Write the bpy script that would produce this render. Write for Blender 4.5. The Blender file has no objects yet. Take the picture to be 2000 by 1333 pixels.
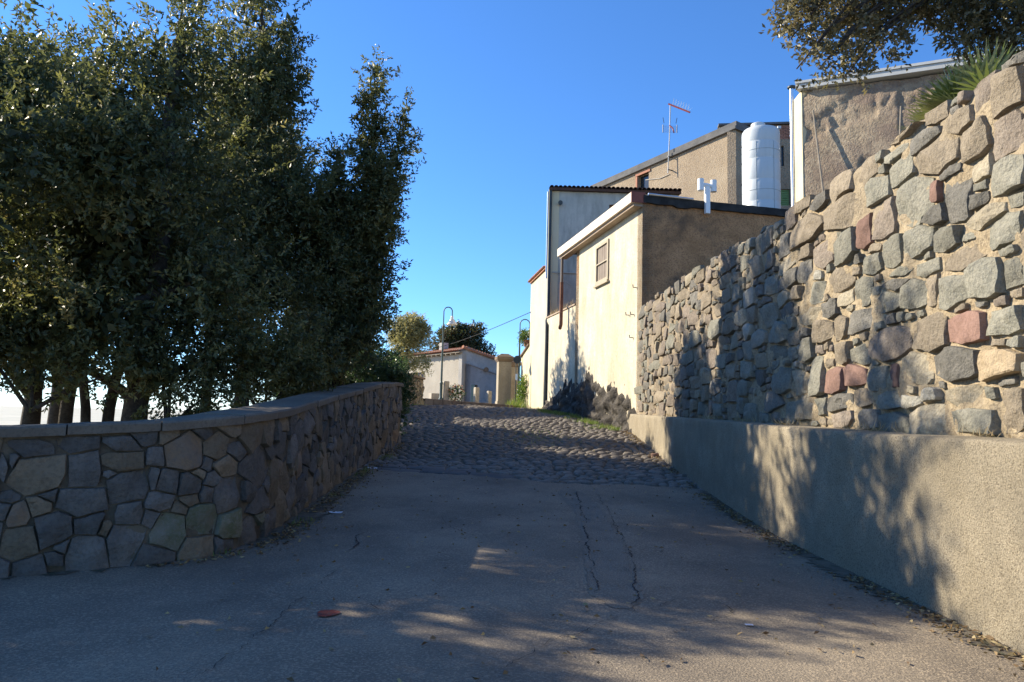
import bpy, math, random
import numpy as np
from mathutils import Vector, Matrix, noise as mn

# ------------------------------------------------------------------ camera, sky, sun, exposure
sc = bpy.context.scene
FPX = 1400.0; PITCH = math.radians(6.0); ROLL = math.radians(1.5); EYE = 1.35
fw = np.array([0, math.cos(PITCH), math.sin(PITCH)])
_U0 = np.array([0, -math.sin(PITCH), math.cos(PITCH)]); _R0 = np.array([1.0, 0, 0])
RT = math.cos(ROLL)*_R0 + math.sin(ROLL)*_U0
UP = -math.sin(ROLL)*_R0 + math.cos(ROLL)*_U0
CAM = np.array([0, 0, EYE])
cam = bpy.data.cameras.new('camera'); camo = bpy.data.objects.new('camera', cam)
sc.collection.objects.link(camo); sc.camera = camo
camo.matrix_world = Matrix(((RT[0], UP[0], -fw[0], 0), (RT[1], UP[1], -fw[1], 0), (RT[2], UP[2], -fw[2], EYE), (0, 0, 0, 1)))
cam.sensor_width = 36; cam.lens = FPX/2000*36; cam.clip_end = 20000; cam.clip_start = .05

SUN_AZ = math.radians(-66)      # measured from +Y towards +X
SUN_EL = math.radians(29)
w = bpy.data.worlds.new('World'); sc.world = w; w.use_nodes = True
nt = w.node_tree; nt.nodes.clear()
sky = nt.nodes.new('ShaderNodeTexSky'); sky.sky_type = 'NISHITA'; sky.sun_disc = False
sky.sun_elevation = SUN_EL; sky.sun_rotation = SUN_AZ % (2*math.pi)
sky.altitude = 300; sky.air_density = 1.0; sky.dust_density = 0.0; sky.ozone_density = 10.0
bg = nt.nodes.new('ShaderNodeBackground'); bg.inputs['Strength'].default_value = 0.13
wo = nt.nodes.new('ShaderNodeOutputWorld')
hs_ = nt.nodes.new('ShaderNodeHueSaturation'); hs_.inputs['Saturation'].default_value = 1.03
nt.links.new(sky.outputs[0], hs_.inputs['Color']); nt.links.new(hs_.outputs[0], bg.inputs[0]); nt.links.new(bg.outputs[0], wo.inputs[0])
sl = bpy.data.lights.new('sun', 'SUN'); sl.energy = 5.0; sl.angle = math.radians(0.53); sl.color = (1.0, .89, .70)
so = bpy.data.objects.new('sun', sl); sc.collection.objects.link(so)
SUN = Vector((math.sin(SUN_AZ)*math.cos(SUN_EL), math.cos(SUN_AZ)*math.cos(SUN_EL), math.sin(SUN_EL)))
so.rotation_euler = SUN.to_track_quat('Z', 'Y').to_euler()
sc.view_settings.view_transform = 'Standard'; sc.view_settings.look = 'None'
sc.view_settings.exposure = 1.0; sc.view_settings.gamma = 1.0; sc.view_settings.use_curve_mapping = False

# ------------------------------------------------------------------ helpers
rng = np.random.default_rng(11); rnd = random.Random(5)
COL = sc.collection
def ray(u, v): return fw + (u-1000)/FPX*RT + (666.5-v)/FPX*UP
def at(u, v, Y):
    d = ray(u, v); return CAM + d*(Y/d[1])
def on_line(u, v, p0, p1):
    """where the sight line meets the vertical plane through plan points p0, p1"""
    d = ray(u, v); e = np.array(p1[:2])-np.array(p0[:2]); n = np.array([-e[1], e[0]])
    t = (n @ (np.array(p0[:2])-CAM[:2]))/(n @ d[:2]); return CAM + d*t

YS = [-30, 0, 5, 9, 12, 15, 18, 21.5, 26, 30, 35, 45, 70, 120]
ZS = [-.1, 0, .02, .10, .24, .45, .74, 1.11, 1.48, 1.70, 1.80, 1.86, 1.9, 1.9]
_yy = np.linspace(-30, 120, 1500); _zz = np.interp(_yy, YS, ZS)
_k = np.ones(17)/17; _zz = np.convolve(np.pad(_zz, 8, mode='edge'), _k, mode='valid')
def gz(x, y):
    """height of the road surface"""
    z = float(np.interp(y, _yy, _zz))
    a = min(1, max(0, (y-12.5)/4))
    z += a*(.03*math.sin(x*1.3+.5*y)+.025*math.sin(.9*y-1.1*x+1))
    z += .012*math.sin(.7*x+.35*y) + .008*math.sin(1.9*x-.8*y)
    return z

def setp(o, label=None, cat=None, group=None, kind=None):
    if label: o['label'] = label
    if cat: o['category'] = cat
    if group: o['group'] = group
    if kind: o['kind'] = kind
    return o
def thing(name, loc, label, cat, group=None):
    e = bpy.data.objects.new(name, None); COL.objects.link(e); e.location = loc; e.empty_display_size = .2
    return setp(e, label, cat, group)
def attach(o, parent):
    """parent keeps the child where it was modelled"""
    if parent is None: return
    o.parent = parent
    P = Vector((0, 0, 0)); q = parent
    while q is not None:
        P += q.location; q = q.parent
    o.matrix_parent_inverse = Matrix.Translation(-P) if parent.type == 'EMPTY' else Matrix.Identity(4)

class MB:
    def __init__(s): s.v = []; s.f = []; s.m = []
    def add(s, vs, fs, mi=0):
        b = len(s.v); s.v += [tuple(map(float, p)) for p in vs]
        s.f += [tuple(b+i for i in f) for f in fs]; s.m += [mi]*len(fs); return s
    def box(s, c, size, ax=(1, 0), mi=0):
        """box centred at c; ax = plan direction of its x side"""
        ax = np.array([ax[0], ax[1], 0.]); ax /= np.linalg.norm(ax); ay = np.array([-ax[1], ax[0], 0]); az = np.array([0, 0, 1.])
        c = np.array(c, float); vs = []
        for dz in (-.5, .5):
            for dx, dy in ((-.5, -.5), (.5, -.5), (.5, .5), (-.5, .5)):
                vs.append(c+ax*dx*size[0]+ay*dy*size[1]+az*dz*size[2])
        return s.add(vs, [(3, 2, 1, 0), (4, 5, 6, 7), (0, 1, 5, 4), (1, 2, 6, 5), (2, 3, 7, 6), (3, 0, 4, 7)], mi)
    def prism(s, poly, z0, z1, mi=0):
        n = len(poly)
        a = sum(poly[i][0]*poly[(i+1) % n][1]-poly[(i+1) % n][0]*poly[i][1] for i in range(n))
        if a < 0: poly = poly[::-1]
        za = z0 if hasattr(z0, '__len__') else [z0]*n; zb = z1 if hasattr(z1, '__len__') else [z1]*n
        if a < 0: za = list(za)[::-1]; zb = list(zb)[::-1]
        vs = [(p[0], p[1], za[i]) for i, p in enumerate(poly)]+[(p[0], p[1], zb[i]) for i, p in enumerate(poly)]
        fs = [tuple(range(n))[::-1], tuple(range(n, 2*n))]+[(i, (i+1) % n, n+(i+1) % n, n+i) for i in range(n)]
        return s.add(vs, fs, mi)
    def tube(s, pts, rad, n=8, cap=True, mi=0):
        pts = [np.array(p, float) for p in pts]; k = len(pts)
        if not hasattr(rad, '__len__'): rad = [rad]*k
        vs = []; prev = None
        for i, p in enumerate(pts):
            t = pts[min(i+1, k-1)]-pts[max(i-1, 0)]; t /= (np.linalg.norm(t)+1e-9)
            if prev is None:
                a = np.array([1., 0, 0]) if abs(t[0]) < .8 else np.array([0, 1., 0])
            else: a = prev
            a = a-t*(a @ t); a /= (np.linalg.norm(a)+1e-9); prev = a; b = np.cross(t, a)
            for j in range(n):
                th = 2*math.pi*j/n; vs.append(p+rad[i]*(a*math.cos(th)+b*math.sin(th)))
        fs = [(i*n+j, i*n+(j+1) % n, (i+1)*n+(j+1) % n, (i+1)*n+j) for i in range(k-1) for j in range(n)]
        if cap: fs += [tuple(range(n))[::-1], tuple(range((k-1)*n, k*n))]
        return s.add(vs, fs, mi)
    def lathe(s, c, prof, n=24, mi=0):
        vs = [(c[0]+r*math.cos(2*math.pi*j/n), c[1]+r*math.sin(2*math.pi*j/n), c[2]+z) for r, z in prof for j in range(n)]
        k = len(prof)
        fs = [(i*n+j, i*n+(j+1) % n, (i+1)*n+(j+1) % n, (i+1)*n+j) for i in range(k-1) for j in range(n)]
        fs += [tuple(range(n))[::-1], tuple(range((k-1)*n, k*n))]
        return s.add(vs, fs, mi)
    def build(s, name, mats, parent=None, smooth=None, kind=None):
        me = bpy.data.meshes.new(name); me.from_pydata(s.v, [], s.f)
        if not isinstance(mats, (list, tuple)): mats = [mats]
        for m in mats: me.materials.append(m)
        if len(mats) > 1: me.polygons.foreach_set('material_index', s.m)
        if smooth is not None:
            me.polygons.foreach_set('use_smooth', [True]*len(s.f))
            if smooth < 179: me.set_sharp_from_angle(angle=math.radians(smooth))
        me.update()
        o = bpy.data.objects.new(name, me); COL.objects.link(o)
        attach(o, parent)
        if kind: o['kind'] = kind
        return o

def np_mesh(name, V, Fq, mats, attr=None, smooth=False, midx=None):
    """large mesh from arrays: V (n,3), Fq (m,k) faces of equal corner count"""
    me = bpy.data.meshes.new(name); V = np.ascontiguousarray(V, dtype=np.float32); Fq = np.ascontiguousarray(Fq, dtype=np.int32)
    me.vertices.add(len(V)); me.vertices.foreach_set('co', V.ravel())
    k = Fq.shape[1]; me.loops.add(Fq.size); me.loops.foreach_set('vertex_index', Fq.ravel())
    me.polygons.add(len(Fq)); me.polygons.foreach_set('loop_start', np.arange(0, Fq.size, k, dtype=np.int32))
    if smooth: me.polygons.foreach_set('use_smooth', np.ones(len(Fq), dtype=bool))
    for m in (mats if isinstance(mats, (list, tuple)) else [mats]): me.materials.append(m)
    if midx is not None: me.polygons.foreach_set('material_index', np.asarray(midx, dtype=np.int32))
    if attr is not None:
        a = me.attributes.new('rnd', 'FLOAT', 'POINT'); a.data.foreach_set('value', np.asarray(attr, dtype=np.float32))
    me.update(calc_edges=True); me.validate()
    o = bpy.data.objects.new(name, me); COL.objects.link(o); return o

def fbm(p, o=4, sc_=1.0):
    return mn.fractal(Vector(p)*sc_, 1.0, 2.0, o)

# ------------------------------------------------------------------ materials
def _n(t, ty, **kw):
    n = t.nodes.new(ty)
    for k, v in kw.items(): setattr(n, k, v)
    return n
def pmat(name, c1, c2, scale=2.0, detail=5, c3=None, fscale=60, famt=.5, rough=.9, bump=.4, bscale=30, bdist=.01, spec=.25,
         stain=None, stain_scale=(1.2, 1.2, .35), stain_lo=.5, stain_hi=.72, stain_amt=.8, vor=None, metal=0.0, objrand=0.0, pits=None, coarse=None):
    m = bpy.data.materials.new(name); m.use_nodes = True; t = m.node_tree; L = t.links
    b = t.nodes['Principled BSDF']; b.inputs['Roughness'].default_value = rough; b.inputs['Specular IOR Level'].default_value = spec
    b.inputs['Metallic'].default_value = metal
    tc = _n(t, 'ShaderNodeTexCoord')
    def noise(s, d=4, r=.6):
        x = _n(t, 'ShaderNodeTexNoise'); x.inputs['Scale'].default_value = s; x.inputs['Detail'].default_value = d; x.inputs['Roughness'].default_value = r
        L.new(tc.outputs['Object'], x.inputs['Vector']); return x
    def ramp(src, lo, hi):
        r = _n(t, 'ShaderNodeMapRange'); r.inputs['From Min'].default_value = lo; r.inputs['From Max'].default_value = hi; L.new(src, r.inputs['Value']); return r.outputs[0]
    def mix(f, a, bb, ty='MIX'):
        x = _n(t, 'ShaderNodeMix', data_type='RGBA', blend_type=ty)
        if isinstance(f, float): x.inputs['Factor'].default_value = f
        else: L.new(f, x.inputs['Factor'])
        for i, q in ((6, a), (7, bb)):
            if isinstance(q, tuple): x.inputs[i].default_value = (*q, 1)
            else: L.new(q, x.inputs[i])
        return x.outputs[2]
    def mul(a, k):
        x = _n(t, 'ShaderNodeMath', operation='MULTIPLY'); L.new(a, x.inputs[0]); x.inputs[1].default_value = k; return x.outputs[0]
    n1 = noise(scale, detail); col = mix(ramp(n1.outputs[0], .35, .65), tuple(c1), tuple(c2))
    if c3 is not None:
        n2 = noise(fscale, 3, .7); col = mix(mul(ramp(n2.outputs[0], .48, .64), famt), col, tuple(c3))
    if pits is not None:
        vv = _n(t, 'ShaderNodeTexVoronoi'); vv.inputs['Scale'].default_value = pits[1]; L.new(tc.outputs['Object'], vv.inputs['Vector'])
        col = mix(mul(ramp(vv.outputs[0], .28, .08), pits[2]), col, tuple(pits[0]))
    if stain is not None:
        mp = _n(t, 'ShaderNodeMapping'); mp.inputs['Scale'].default_value = stain_scale; L.new(tc.outputs['Object'], mp.inputs['Vector'])
        n3 = _n(t, 'ShaderNodeTexNoise'); n3.inputs['Scale'].default_value = 1.0; n3.inputs['Detail'].default_value = 8; n3.inputs['Roughness'].default_value = .68
        L.new(mp.outputs[0], n3.inputs['Vector']); col = mix(mul(ramp(n3.outputs[0], stain_lo, stain_hi), stain_amt), col, tuple(stain))
    if objrand:
        oi = _n(t, 'ShaderNodeObjectInfo'); hs = _n(t, 'ShaderNodeHueSaturation'); L.new(col, hs.inputs['Color'])
        r = _n(t, 'ShaderNodeMapRange'); r.inputs['To Min'].default_value = 1-objrand; r.inputs['To Max'].default_value = 1+objrand
        L.new(oi.outputs['Random'], r.inputs['Value']); L.new(r.outputs[0], hs.inputs['Value']); col = hs.outputs[0]
    L.new(col, b.inputs['Base Color'])
    if bump:
        nb = noise(bscale, 6, .65); h = nb.outputs[0]
        if vor:
            v = _n(t, 'ShaderNodeTexVoronoi'); v.inputs['Scale'].default_value = vor; L.new(tc.outputs['Object'], v.inputs['Vector'])
            a = _n(t, 'ShaderNodeMath', operation='ADD'); L.new(h, a.inputs[0]); L.new(mul(v.outputs[0], .8), a.inputs[1]); h = a.outputs[0]
        if coarse:
            nc = noise(coarse[0], 5, .6); a = _n(t, 'ShaderNodeMath', operation='ADD'); L.new(h, a.inputs[0]); L.new(mul(nc.outputs[0], coarse[1]), a.inputs[1]); h = a.outputs[0]
        bp = _n(t, 'ShaderNodeBump'); bp.inputs['Strength'].default_value = bump; bp.inputs['Distance'].default_value = bdist
        L.new(h, bp.inputs['Height']); L.new(bp.outputs[0], b.inputs['Normal'])
    return m

def leafmat(name, stops, trans=.3, rough=.38, tcol=None):
    m = bpy.data.materials.new(name); m.use_nodes = True; t = m.node_tree; L = t.links
    b = t.nodes['Principled BSDF']; out = t.nodes['Material Output']
    b.inputs['Roughness'].default_value = rough; b.inputs['Specular IOR Level'].default_value = .5
    at_ = _n(t, 'ShaderNodeAttribute', attribute_name='rnd'); cr = _n(t, 'ShaderNodeValToRGB')
    e = cr.color_ramp.elements
    while len(e) < len(stops): e.new(.5)
    for i, (p, c) in enumerate(stops): e[i].position = p; e[i].color = (*c, 1)
    L.new(at_.outputs['Fac'], cr.inputs[0]); L.new(cr.outputs[0], b.inputs['Base Color'])
    tr = _n(t, 'ShaderNodeBsdfTranslucent'); hs = _n(t, 'ShaderNodeHueSaturation'); hs.inputs['Value'].default_value = 1.5; hs.inputs['Saturation'].default_value = 1.15
    L.new(cr.outputs[0], hs.inputs['Color']); L.new(hs.outputs[0], tr.inputs['Color'])
    mx = _n(t, 'ShaderNodeMixShader'); mx.inputs[0].default_value = trans
    L.new(b.outputs[0], mx.inputs[1]); L.new(tr.outputs[0], mx.inputs[2]); L.new(mx.outputs[0], out.inputs['Surface'])
    return m

M = {}
M['asphalt'] = pmat('asphalt', (0.174, 0.144, 0.109), (0.263, 0.219, 0.161), .9, 8, c3=(0.504, 0.402, 0.277), fscale=55, famt=.62, rough=.85, bump=.75, bscale=130, bdist=.006, vor=75,
                    stain=(.07, .062, .054), stain_scale=(.55, .4, 1), stain_lo=.42, stain_hi=.72, stain_amt=.7, pits=((.045, .04, .034), 60, .75))
M['patch'] = pmat('asphalt_patch', (0.155, 0.133, 0.106), (0.227, 0.194, 0.148), 2, 6, c3=(0.390, 0.328, 0.243), fscale=80, famt=.7, rough=.9, bump=.8, bscale=110, bdist=.008, vor=70)
M['crack'] = pmat('crack', (.03, .03, .03), (.055, .05, .047), 8, 3, bump=.3, bscale=60)
M['redpaint'] = pmat('red_paint', (.22, .035, .02), (.16, .04, .03), 30, 4, c3=(.12, .1, .09), fscale=50, famt=.8, bump=.6, bscale=120)
M['bed'] = pmat('cobble_bed', (.10, .085, .065), (.17, .145, .105), 2.5, 6, c3=(.05, .06, .03), fscale=9, famt=.6, bump=.8, bscale=70)
M['earth'] = pmat('earth', (.16, .125, .08), (.23, .19, .12), .6, 6, c3=(.09, .10, .035), fscale=3, famt=.7, bump=.8, bscale=25, bdist=.03)
M['valley'] = pmat('valley_ground', (.40, .40, .33), (.52, .49, .40), .01, 6, bump=0)  # distant haze is put into this pale ground colour
M['plaza'] = pmat('plaza_paving', (.30, .26, .21), (.38, .33, .27), 2, 5, c3=(.2, .17, .13), fscale=20, famt=.4, bump=.4)
M['mortar'] = pmat('sandy_mortar', (0.332, 0.262, 0.169), (0.424, 0.343, 0.229), 4, 7, c3=(0.208, 0.164, 0.109), fscale=26, famt=.85, rough=.95, bump=1.0, bscale=34, bdist=.022, coarse=(11, 1.0),
                   stain=(.26, .22, .165), stain_scale=(1.0, .9, .8), stain_amt=.7, stain_lo=.48, stain_hi=.72)
M['oldmortar'] = pmat('aged_mortar', (0.262, 0.210, 0.147), (0.347, 0.282, 0.199), 4, 7, c3=(0.154, 0.126, 0.090), fscale=26, famt=.7, rough=.95, bump=1.0, bscale=34, bdist=.022, coarse=(11, 1.0))
def rock(name, a, b_, c=None, **k):
    kw = dict(scale=7, detail=7, c3=c, fscale=34, famt=.55, rough=.9, bump=1.0, bscale=30, bdist=.024, objrand=.18, coarse=(9, 1.2)); kw.update(k)
    return pmat(name, a, b_, **kw)
M['rg'] = rock('stone_grey_green', (0.196, 0.190, 0.154), (0.268, 0.254, 0.204), (0.120, 0.116, 0.100))
M['rb'] = rock('stone_brown_grey', (0.223, 0.185, 0.135), (0.295, 0.247, 0.183), (0.144, 0.120, 0.091))
M['rp'] = rock('stone_purple_grey', (0.202, 0.166, 0.133), (0.259, 0.218, 0.176), (0.130, 0.108, 0.087))
M['rr'] = rock('stone_red', (0.200, 0.122, 0.096), (0.248, 0.154, 0.123), (0.152, 0.091, 0.073), bump=.5)
M['ro'] = rock('stone_ochre', (0.336, 0.257, 0.162), (0.400, 0.316, 0.208), (0.256, 0.198, 0.139))
M['rt'] = rock('stone_tan', (0.302, 0.261, 0.190), (0.374, 0.328, 0.241), (0.202, 0.175, 0.132))
M['rd'] = rock('stone_dark_grey', (0.140, 0.133, 0.115), (0.200, 0.187, 0.163), (0.084, 0.079, 0.071))
M['rl'] = rock('stone_pale_grey', (0.320, 0.304, 0.254), (0.400, 0.371, 0.308), (0.216, 0.205, 0.177))
M['lg'] = rock('wall_stone_grey', (0.115, 0.105, 0.094), (0.175, 0.157, 0.136), (0.080, 0.074, 0.065), bump=.8, objrand=.25)
M['lb'] = rock('wall_stone_brown', (0.174, 0.135, 0.090), (0.235, 0.182, 0.122), (0.123, 0.097, 0.069), bump=.8, objrand=.22)
M['lo'] = rock('wall_stone_orange', (.21, .145, .09), (.185, .145, .11), (.13, .11, .09), bump=.6)
M['lm'] = rock('wall_stone_mossy', (.19, .175, .13), (.11, .125, .065), (.22, .20, .17), bump=.6, scale=4)
M['joint'] = pmat('dark_joint', (0.080, 0.066, 0.049), (0.176, 0.143, 0.101), 5, 5, bump=.8, bscale=50, bdist=.015)
M['coping'] = pmat('coping_concrete', (0.150, 0.125, 0.096), (0.197, 0.168, 0.130), 2, 6, c3=(0.102, 0.089, 0.071), fscale=40, famt=.6, bump=.5, bscale=60, bdist=.006,
                   stain=(.12, .11, .095), stain_scale=(1.5, 1.5, 1.5), stain_amt=.8, objrand=.14)
M['cobble'] = pmat('cobble', (0.159, 0.139, 0.120), (0.255, 0.220, 0.180), 3.0, 5, c3=(0.151, 0.135, 0.120), fscale=40, famt=.5, rough=.75, spec=.25, bump=.6, bscale=40, bdist=.008, objrand=.25)
M['slab'] = pmat('stone_slab', (.13, .128, .125), (.185, .18, .17), 2.5, 5, c3=(.13, .13, .13), fscale=45, famt=.6, rough=.95, spec=.1, bump=.8, bscale=40, bdist=.012, objrand=.15)
M['plinth'] = pmat('roughcast_concrete', (0.323, 0.273, 0.190), (0.454, 0.389, 0.283), 1.3, 8, c3=(0.175, 0.143, 0.098), fscale=75, famt=.95, rough=.95, bump=1.0, bscale=95, bdist=.02, coarse=(30, .6),
                   stain=(.20, .175, .13), stain_scale=(1.3, 1.3, .8), stain_lo=.45, stain_hi=.72, stain_amt=.8, pits=((.10, .085, .065), 70, .85))
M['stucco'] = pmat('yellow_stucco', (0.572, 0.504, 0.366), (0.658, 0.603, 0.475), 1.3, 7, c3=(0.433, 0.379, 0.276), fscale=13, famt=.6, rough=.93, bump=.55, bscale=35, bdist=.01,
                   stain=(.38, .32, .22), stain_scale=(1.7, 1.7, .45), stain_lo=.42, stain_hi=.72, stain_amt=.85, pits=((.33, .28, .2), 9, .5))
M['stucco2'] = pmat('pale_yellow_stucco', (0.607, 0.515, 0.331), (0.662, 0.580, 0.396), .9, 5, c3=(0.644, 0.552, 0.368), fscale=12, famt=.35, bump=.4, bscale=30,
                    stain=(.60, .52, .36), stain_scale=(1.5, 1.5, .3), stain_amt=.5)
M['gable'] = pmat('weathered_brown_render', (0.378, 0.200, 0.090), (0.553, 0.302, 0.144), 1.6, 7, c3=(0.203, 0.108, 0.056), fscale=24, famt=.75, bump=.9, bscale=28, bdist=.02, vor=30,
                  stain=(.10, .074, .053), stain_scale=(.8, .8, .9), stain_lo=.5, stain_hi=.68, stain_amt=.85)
M['greywall'] = pmat('stained_white_render', (.46, .46, .40), (.56, .55, .48), .8, 6, c3=(.43, .43, .39), fscale=10, famt=.4, bump=.3, bscale=30,
                     stain=(.15, .148, .13), stain_scale=(1.0, 1.0, .22), stain_lo=.46, stain_hi=.72, stain_amt=.85)
M['roughcast'] = pmat('tan_roughcast', (.33, .255, .175), (.40, .315, .22), 1.2, 6, c3=(.20, .15, .10), fscale=22, famt=.85, bump=1, bscale=26, bdist=.03, vor=22,
                      stain=(.44, .36, .25), stain_scale=(.5, .5, .4), stain_amt=.5)
M['rubbleface'] = pmat('crumbling_render', (0.361, 0.280, 0.187), (0.459, 0.364, 0.250), 1.0, 8, c3=(0.205, 0.156, 0.109), fscale=9, famt=.8, bump=1, bscale=16, bdist=.05,
                       stain=(.21, .155, .12), stain_scale=(.35, .35, .55), stain_lo=.45, stain_hi=.60, stain_amt=.9)
M['cream'] = pmat('cream_render', (0.576, 0.490, 0.317), (0.612, 0.533, 0.374), 1, 5, bump=.3, bscale=30, stain=(0.446, 0.374, 0.252), stain_scale=(1, 1, .5), stain_amt=.6)
M['plasterpale'] = pmat('pale_plaster', (0.367, 0.331, 0.274), (0.437, 0.397, 0.327), 1, 6, c3=(0.390, 0.347, 0.281), fscale=6, famt=.5, bump=.6, bscale=9, bdist=.04,
                        stain=(.42, .375, .31), stain_scale=(.7, .7, .3), stain_amt=.6)
M['plastergrey'] = pmat('grey_plaster', (.42, .395, .355), (.52, .485, .43), .8, 6, c3=(.34, .32, .29), fscale=5, famt=.5, bump=.4, bscale=9, bdist=.03,
                        stain=(.30, .28, .26), stain_scale=(.8, .8, .3), stain_amt=.7)
M['annex'] = pmat('blue_grey_render', (.25, .25, .26), (.33, .33, .335), 1, 6, c3=(.2, .2, .21), fscale=4, famt=.6, bump=.5, bscale=8, bdist=.03)
M['pillar'] = pmat('pillar_stone', (.31, .27, .20), (.40, .35, .265), 1.4, 6, c3=(.27, .23, .17), fscale=14, famt=.6, bump=.5, bscale=25,
                   stain=(.24, .2, .15), stain_scale=(2, 2, .5), stain_amt=.7)
M['capstone'] = pmat('brown_cap_stone', (.17, .125, .09), (.23, .175, .125), 3, 5, bump=.4)
M['granite'] = pmat('granite', (.40, .355, .29), (.50, .45, .37), 6, 6, c3=(.27, .24, .2), fscale=40, famt=.6, bump=.4, objrand=.08)
M['terracotta'] = pmat('terracotta', (.40, .175, .10), (.52, .27, .17), 2.5, 6, c3=(.25, .13, .09), fscale=9, famt=.6, bump=.4, bscale=20, stain=(.45, .38, .28), stain_scale=(2, 2, 2), stain_amt=.6)
M['browntile'] = pmat('brown_tile', (.085, .05, .04), (.13, .075, .055), 3, 4, bump=.3, rough=.8)
M['rustred'] = pmat('red_brown_metal', (.20, .06, .04), (.27, .09, .06), 4, 4, bump=.1, rough=.6)
M['rust'] = pmat('rusty_pipe', (.17, .075, .045), (.24, .12, .075), 6, 5, bump=.3, rough=.8)
M['cornice'] = pmat('cream_cornice', (.78, .66, .52), (.83, .72, .59), 2, 5, c3=(.62, .52, .42), fscale=12, famt=.4, bump=.15)
M['soffit'] = pmat('brown_soffit', (.33, .25, .18), (.42, .33, .25), 3, 5, bump=.2)
M['tar'] = pmat('tar_edge', (.018, .017, .016), (.045, .042, .038), 4, 5, bump=.6, bscale=30, rough=.75)
M['white'] = pmat('white_plastic', (.80, .80, .78), (.84, .84, .82), 2, 4, bump=.05, rough=.45, spec=.4, stain=(.6, .57, .5), stain_scale=(3, 3, 1), stain_amt=.4)
M['tank'] = pmat('tank_plastic', (0.533, 0.571, 0.578), (0.578, 0.609, 0.609), 1.2, 4, bump=.05, rough=.42, spec=.4, stain=(0.418, 0.441, 0.418), stain_scale=(2, 2, .5), stain_amt=.35)
M['strap'] = pmat('tank_seam', (.36, .40, .40), (.42, .46, .46), 4, 3, bump=.05, rough=.5)
M['steel'] = pmat('galvanised_steel', (.62, .64, .66), (.70, .72, .74), 5, 4, bump=.05, rough=.32, metal=.85)
M['darkmetal'] = pmat('dark_metal', (.03, .04, .04), (.05, .06, .06), 5, 3, bump=.1, rough=.5, spec=.5)
M['greenmetal'] = pmat('dark_green_lamp_paint', (.045, .075, .07), (.06, .095, .09), 5, 3, bump=.1, rough=.45, spec=.5)
M['shade'] = pmat('white_enamel', (.66, .64, .58), (.72, .7, .64), 5, 3, bump=.05, rough=.4, spec=.5)
M['greyfascia'] = pmat('grey_metal_fascia', (.40, .405, .39), (.46, .465, .45), 2, 4, bump=.05, rough=.5, spec=.4)
M['greycoping'] = pmat('dark_grey_slab', (.10, .10, .10), (.16, .155, .15), 1.5, 6, c3=(.07, .07, .07), fscale=12, famt=.5, bump=.5, bscale=20)
M['window'] = pmat('dark_glass', (.02, .022, .025), (.03, .032, .035), 2, 2, bump=0, rough=.12, spec=.6)
M['blind'] = pmat('brown_blind', (.20, .155, .115), (.25, .20, .15), 4, 4, bump=.1, rough=.6)
M['frame'] = pmat('pale_window_frame', (0.384, 0.325, 0.224), (0.422, 0.360, 0.260), 5, 3, bump=.1, rough=.6)
M['brownframe'] = pmat('brown_frame', (.13, .06, .035), (.19, .09, .06), 5, 4, bump=.2)
M['green'] = pmat('green_shutter', (.16, .30, .12), (.21, .36, .16), 5, 3, bump=.1, rough=.55)
M['brick'] = pmat('red_brick', (.33, .15, .10), (.42, .21, .14), 9, 4, c3=(.24, .12, .085), fscale=30, famt=.5, bump=.5, objrand=.2)
M['rockdark'] = pmat('lava_rock', (.05, .045, .039), (.115, .10, .083), 2.5, 8, c3=(.04, .037, .034), fscale=12, famt=.7, bump=1, bscale=14, bdist=.06, coarse=(4, 1.2),
                     stain=(.26, .225, .17), stain_scale=(1.3, 1.3, 1.3), stain_lo=.55, stain_hi=.8, stain_amt=.45)
M['bark'] = pmat('bark', (.055, .045, .036), (.10, .083, .065), 6, 6, c3=(.03, .026, .022), fscale=25, famt=.7, bump=1, bscale=24, bdist=.02)
M['wood'] = pmat('weathered_wood', (.24, .2, .15), (.32, .27, .21), 8, 5, bump=.3)
M['paper'] = pmat('paper_scrap', (.62, .64, .68), (.72, .73, .75), 20, 3, bump=.2)
M['redboom'] = pmat('red_antenna_boom', (.28, .05, .05), (.34, .08, .07), 5, 3, bump=0, rough=.5)
M['cable'] = pmat('pale_cable', (.42, .38, .32), (.5, .45, .38), 5, 2, bump=0)
M['darkcable'] = pmat('black_cable', (.03, .03, .03), (.05, .05, .05), 5, 2, bump=0)
M['dryleaf'] = leafmat('dry_leaf', [(0, (.10, .06, .03)), (.5, (.20, .13, .06)), (1, (.42, .33, .16))], trans=.15, rough=.7)
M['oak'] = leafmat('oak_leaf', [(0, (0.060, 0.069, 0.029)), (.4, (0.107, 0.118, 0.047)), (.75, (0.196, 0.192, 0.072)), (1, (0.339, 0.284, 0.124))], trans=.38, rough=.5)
M['oakpale'] = leafmat('overhang_leaf', [(0, (0.068, 0.063, 0.030)), (.45, (0.149, 0.132, 0.063)), (.75, (0.248, 0.209, 0.109)), (1, (0.397, 0.311, 0.184))], trans=.3, rough=.45)
M['shrub'] = leafmat('shrub_leaf', [(0, (0.035, 0.061, 0.028)), (.5, (0.070, 0.115, 0.048)), (1, (0.140, 0.203, 0.077))], trans=.35, rough=.4)
M['paleleaf'] = leafmat('pale_leaf', [(0, (.20, .20, .08)), (.5, (.33, .30, .13)), (1, (.46, .39, .20))], trans=.35, rough=.5)
M['figleaf'] = leafmat('russet_leaf', [(0, (.035, .05, .018)), (.5, (.08, .085, .03)), (.8, (.14, .09, .04)), (1, (.2, .11, .06))], trans=.3, rough=.45)
M['grass'] = leafmat('grass_blade', [(0, (.06, .10, .02)), (.5, (.13, .20, .04)), (.85, (.22, .27, .07)), (1, (.33, .28, .13))], trans=.35, rough=.5)
M['drygrass'] = leafmat('dry_grass', [(0, (.22, .16, .08)), (.6, (.36, .28, .15)), (1, (.5, .42, .26))], trans=.25, rough=.6)
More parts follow.
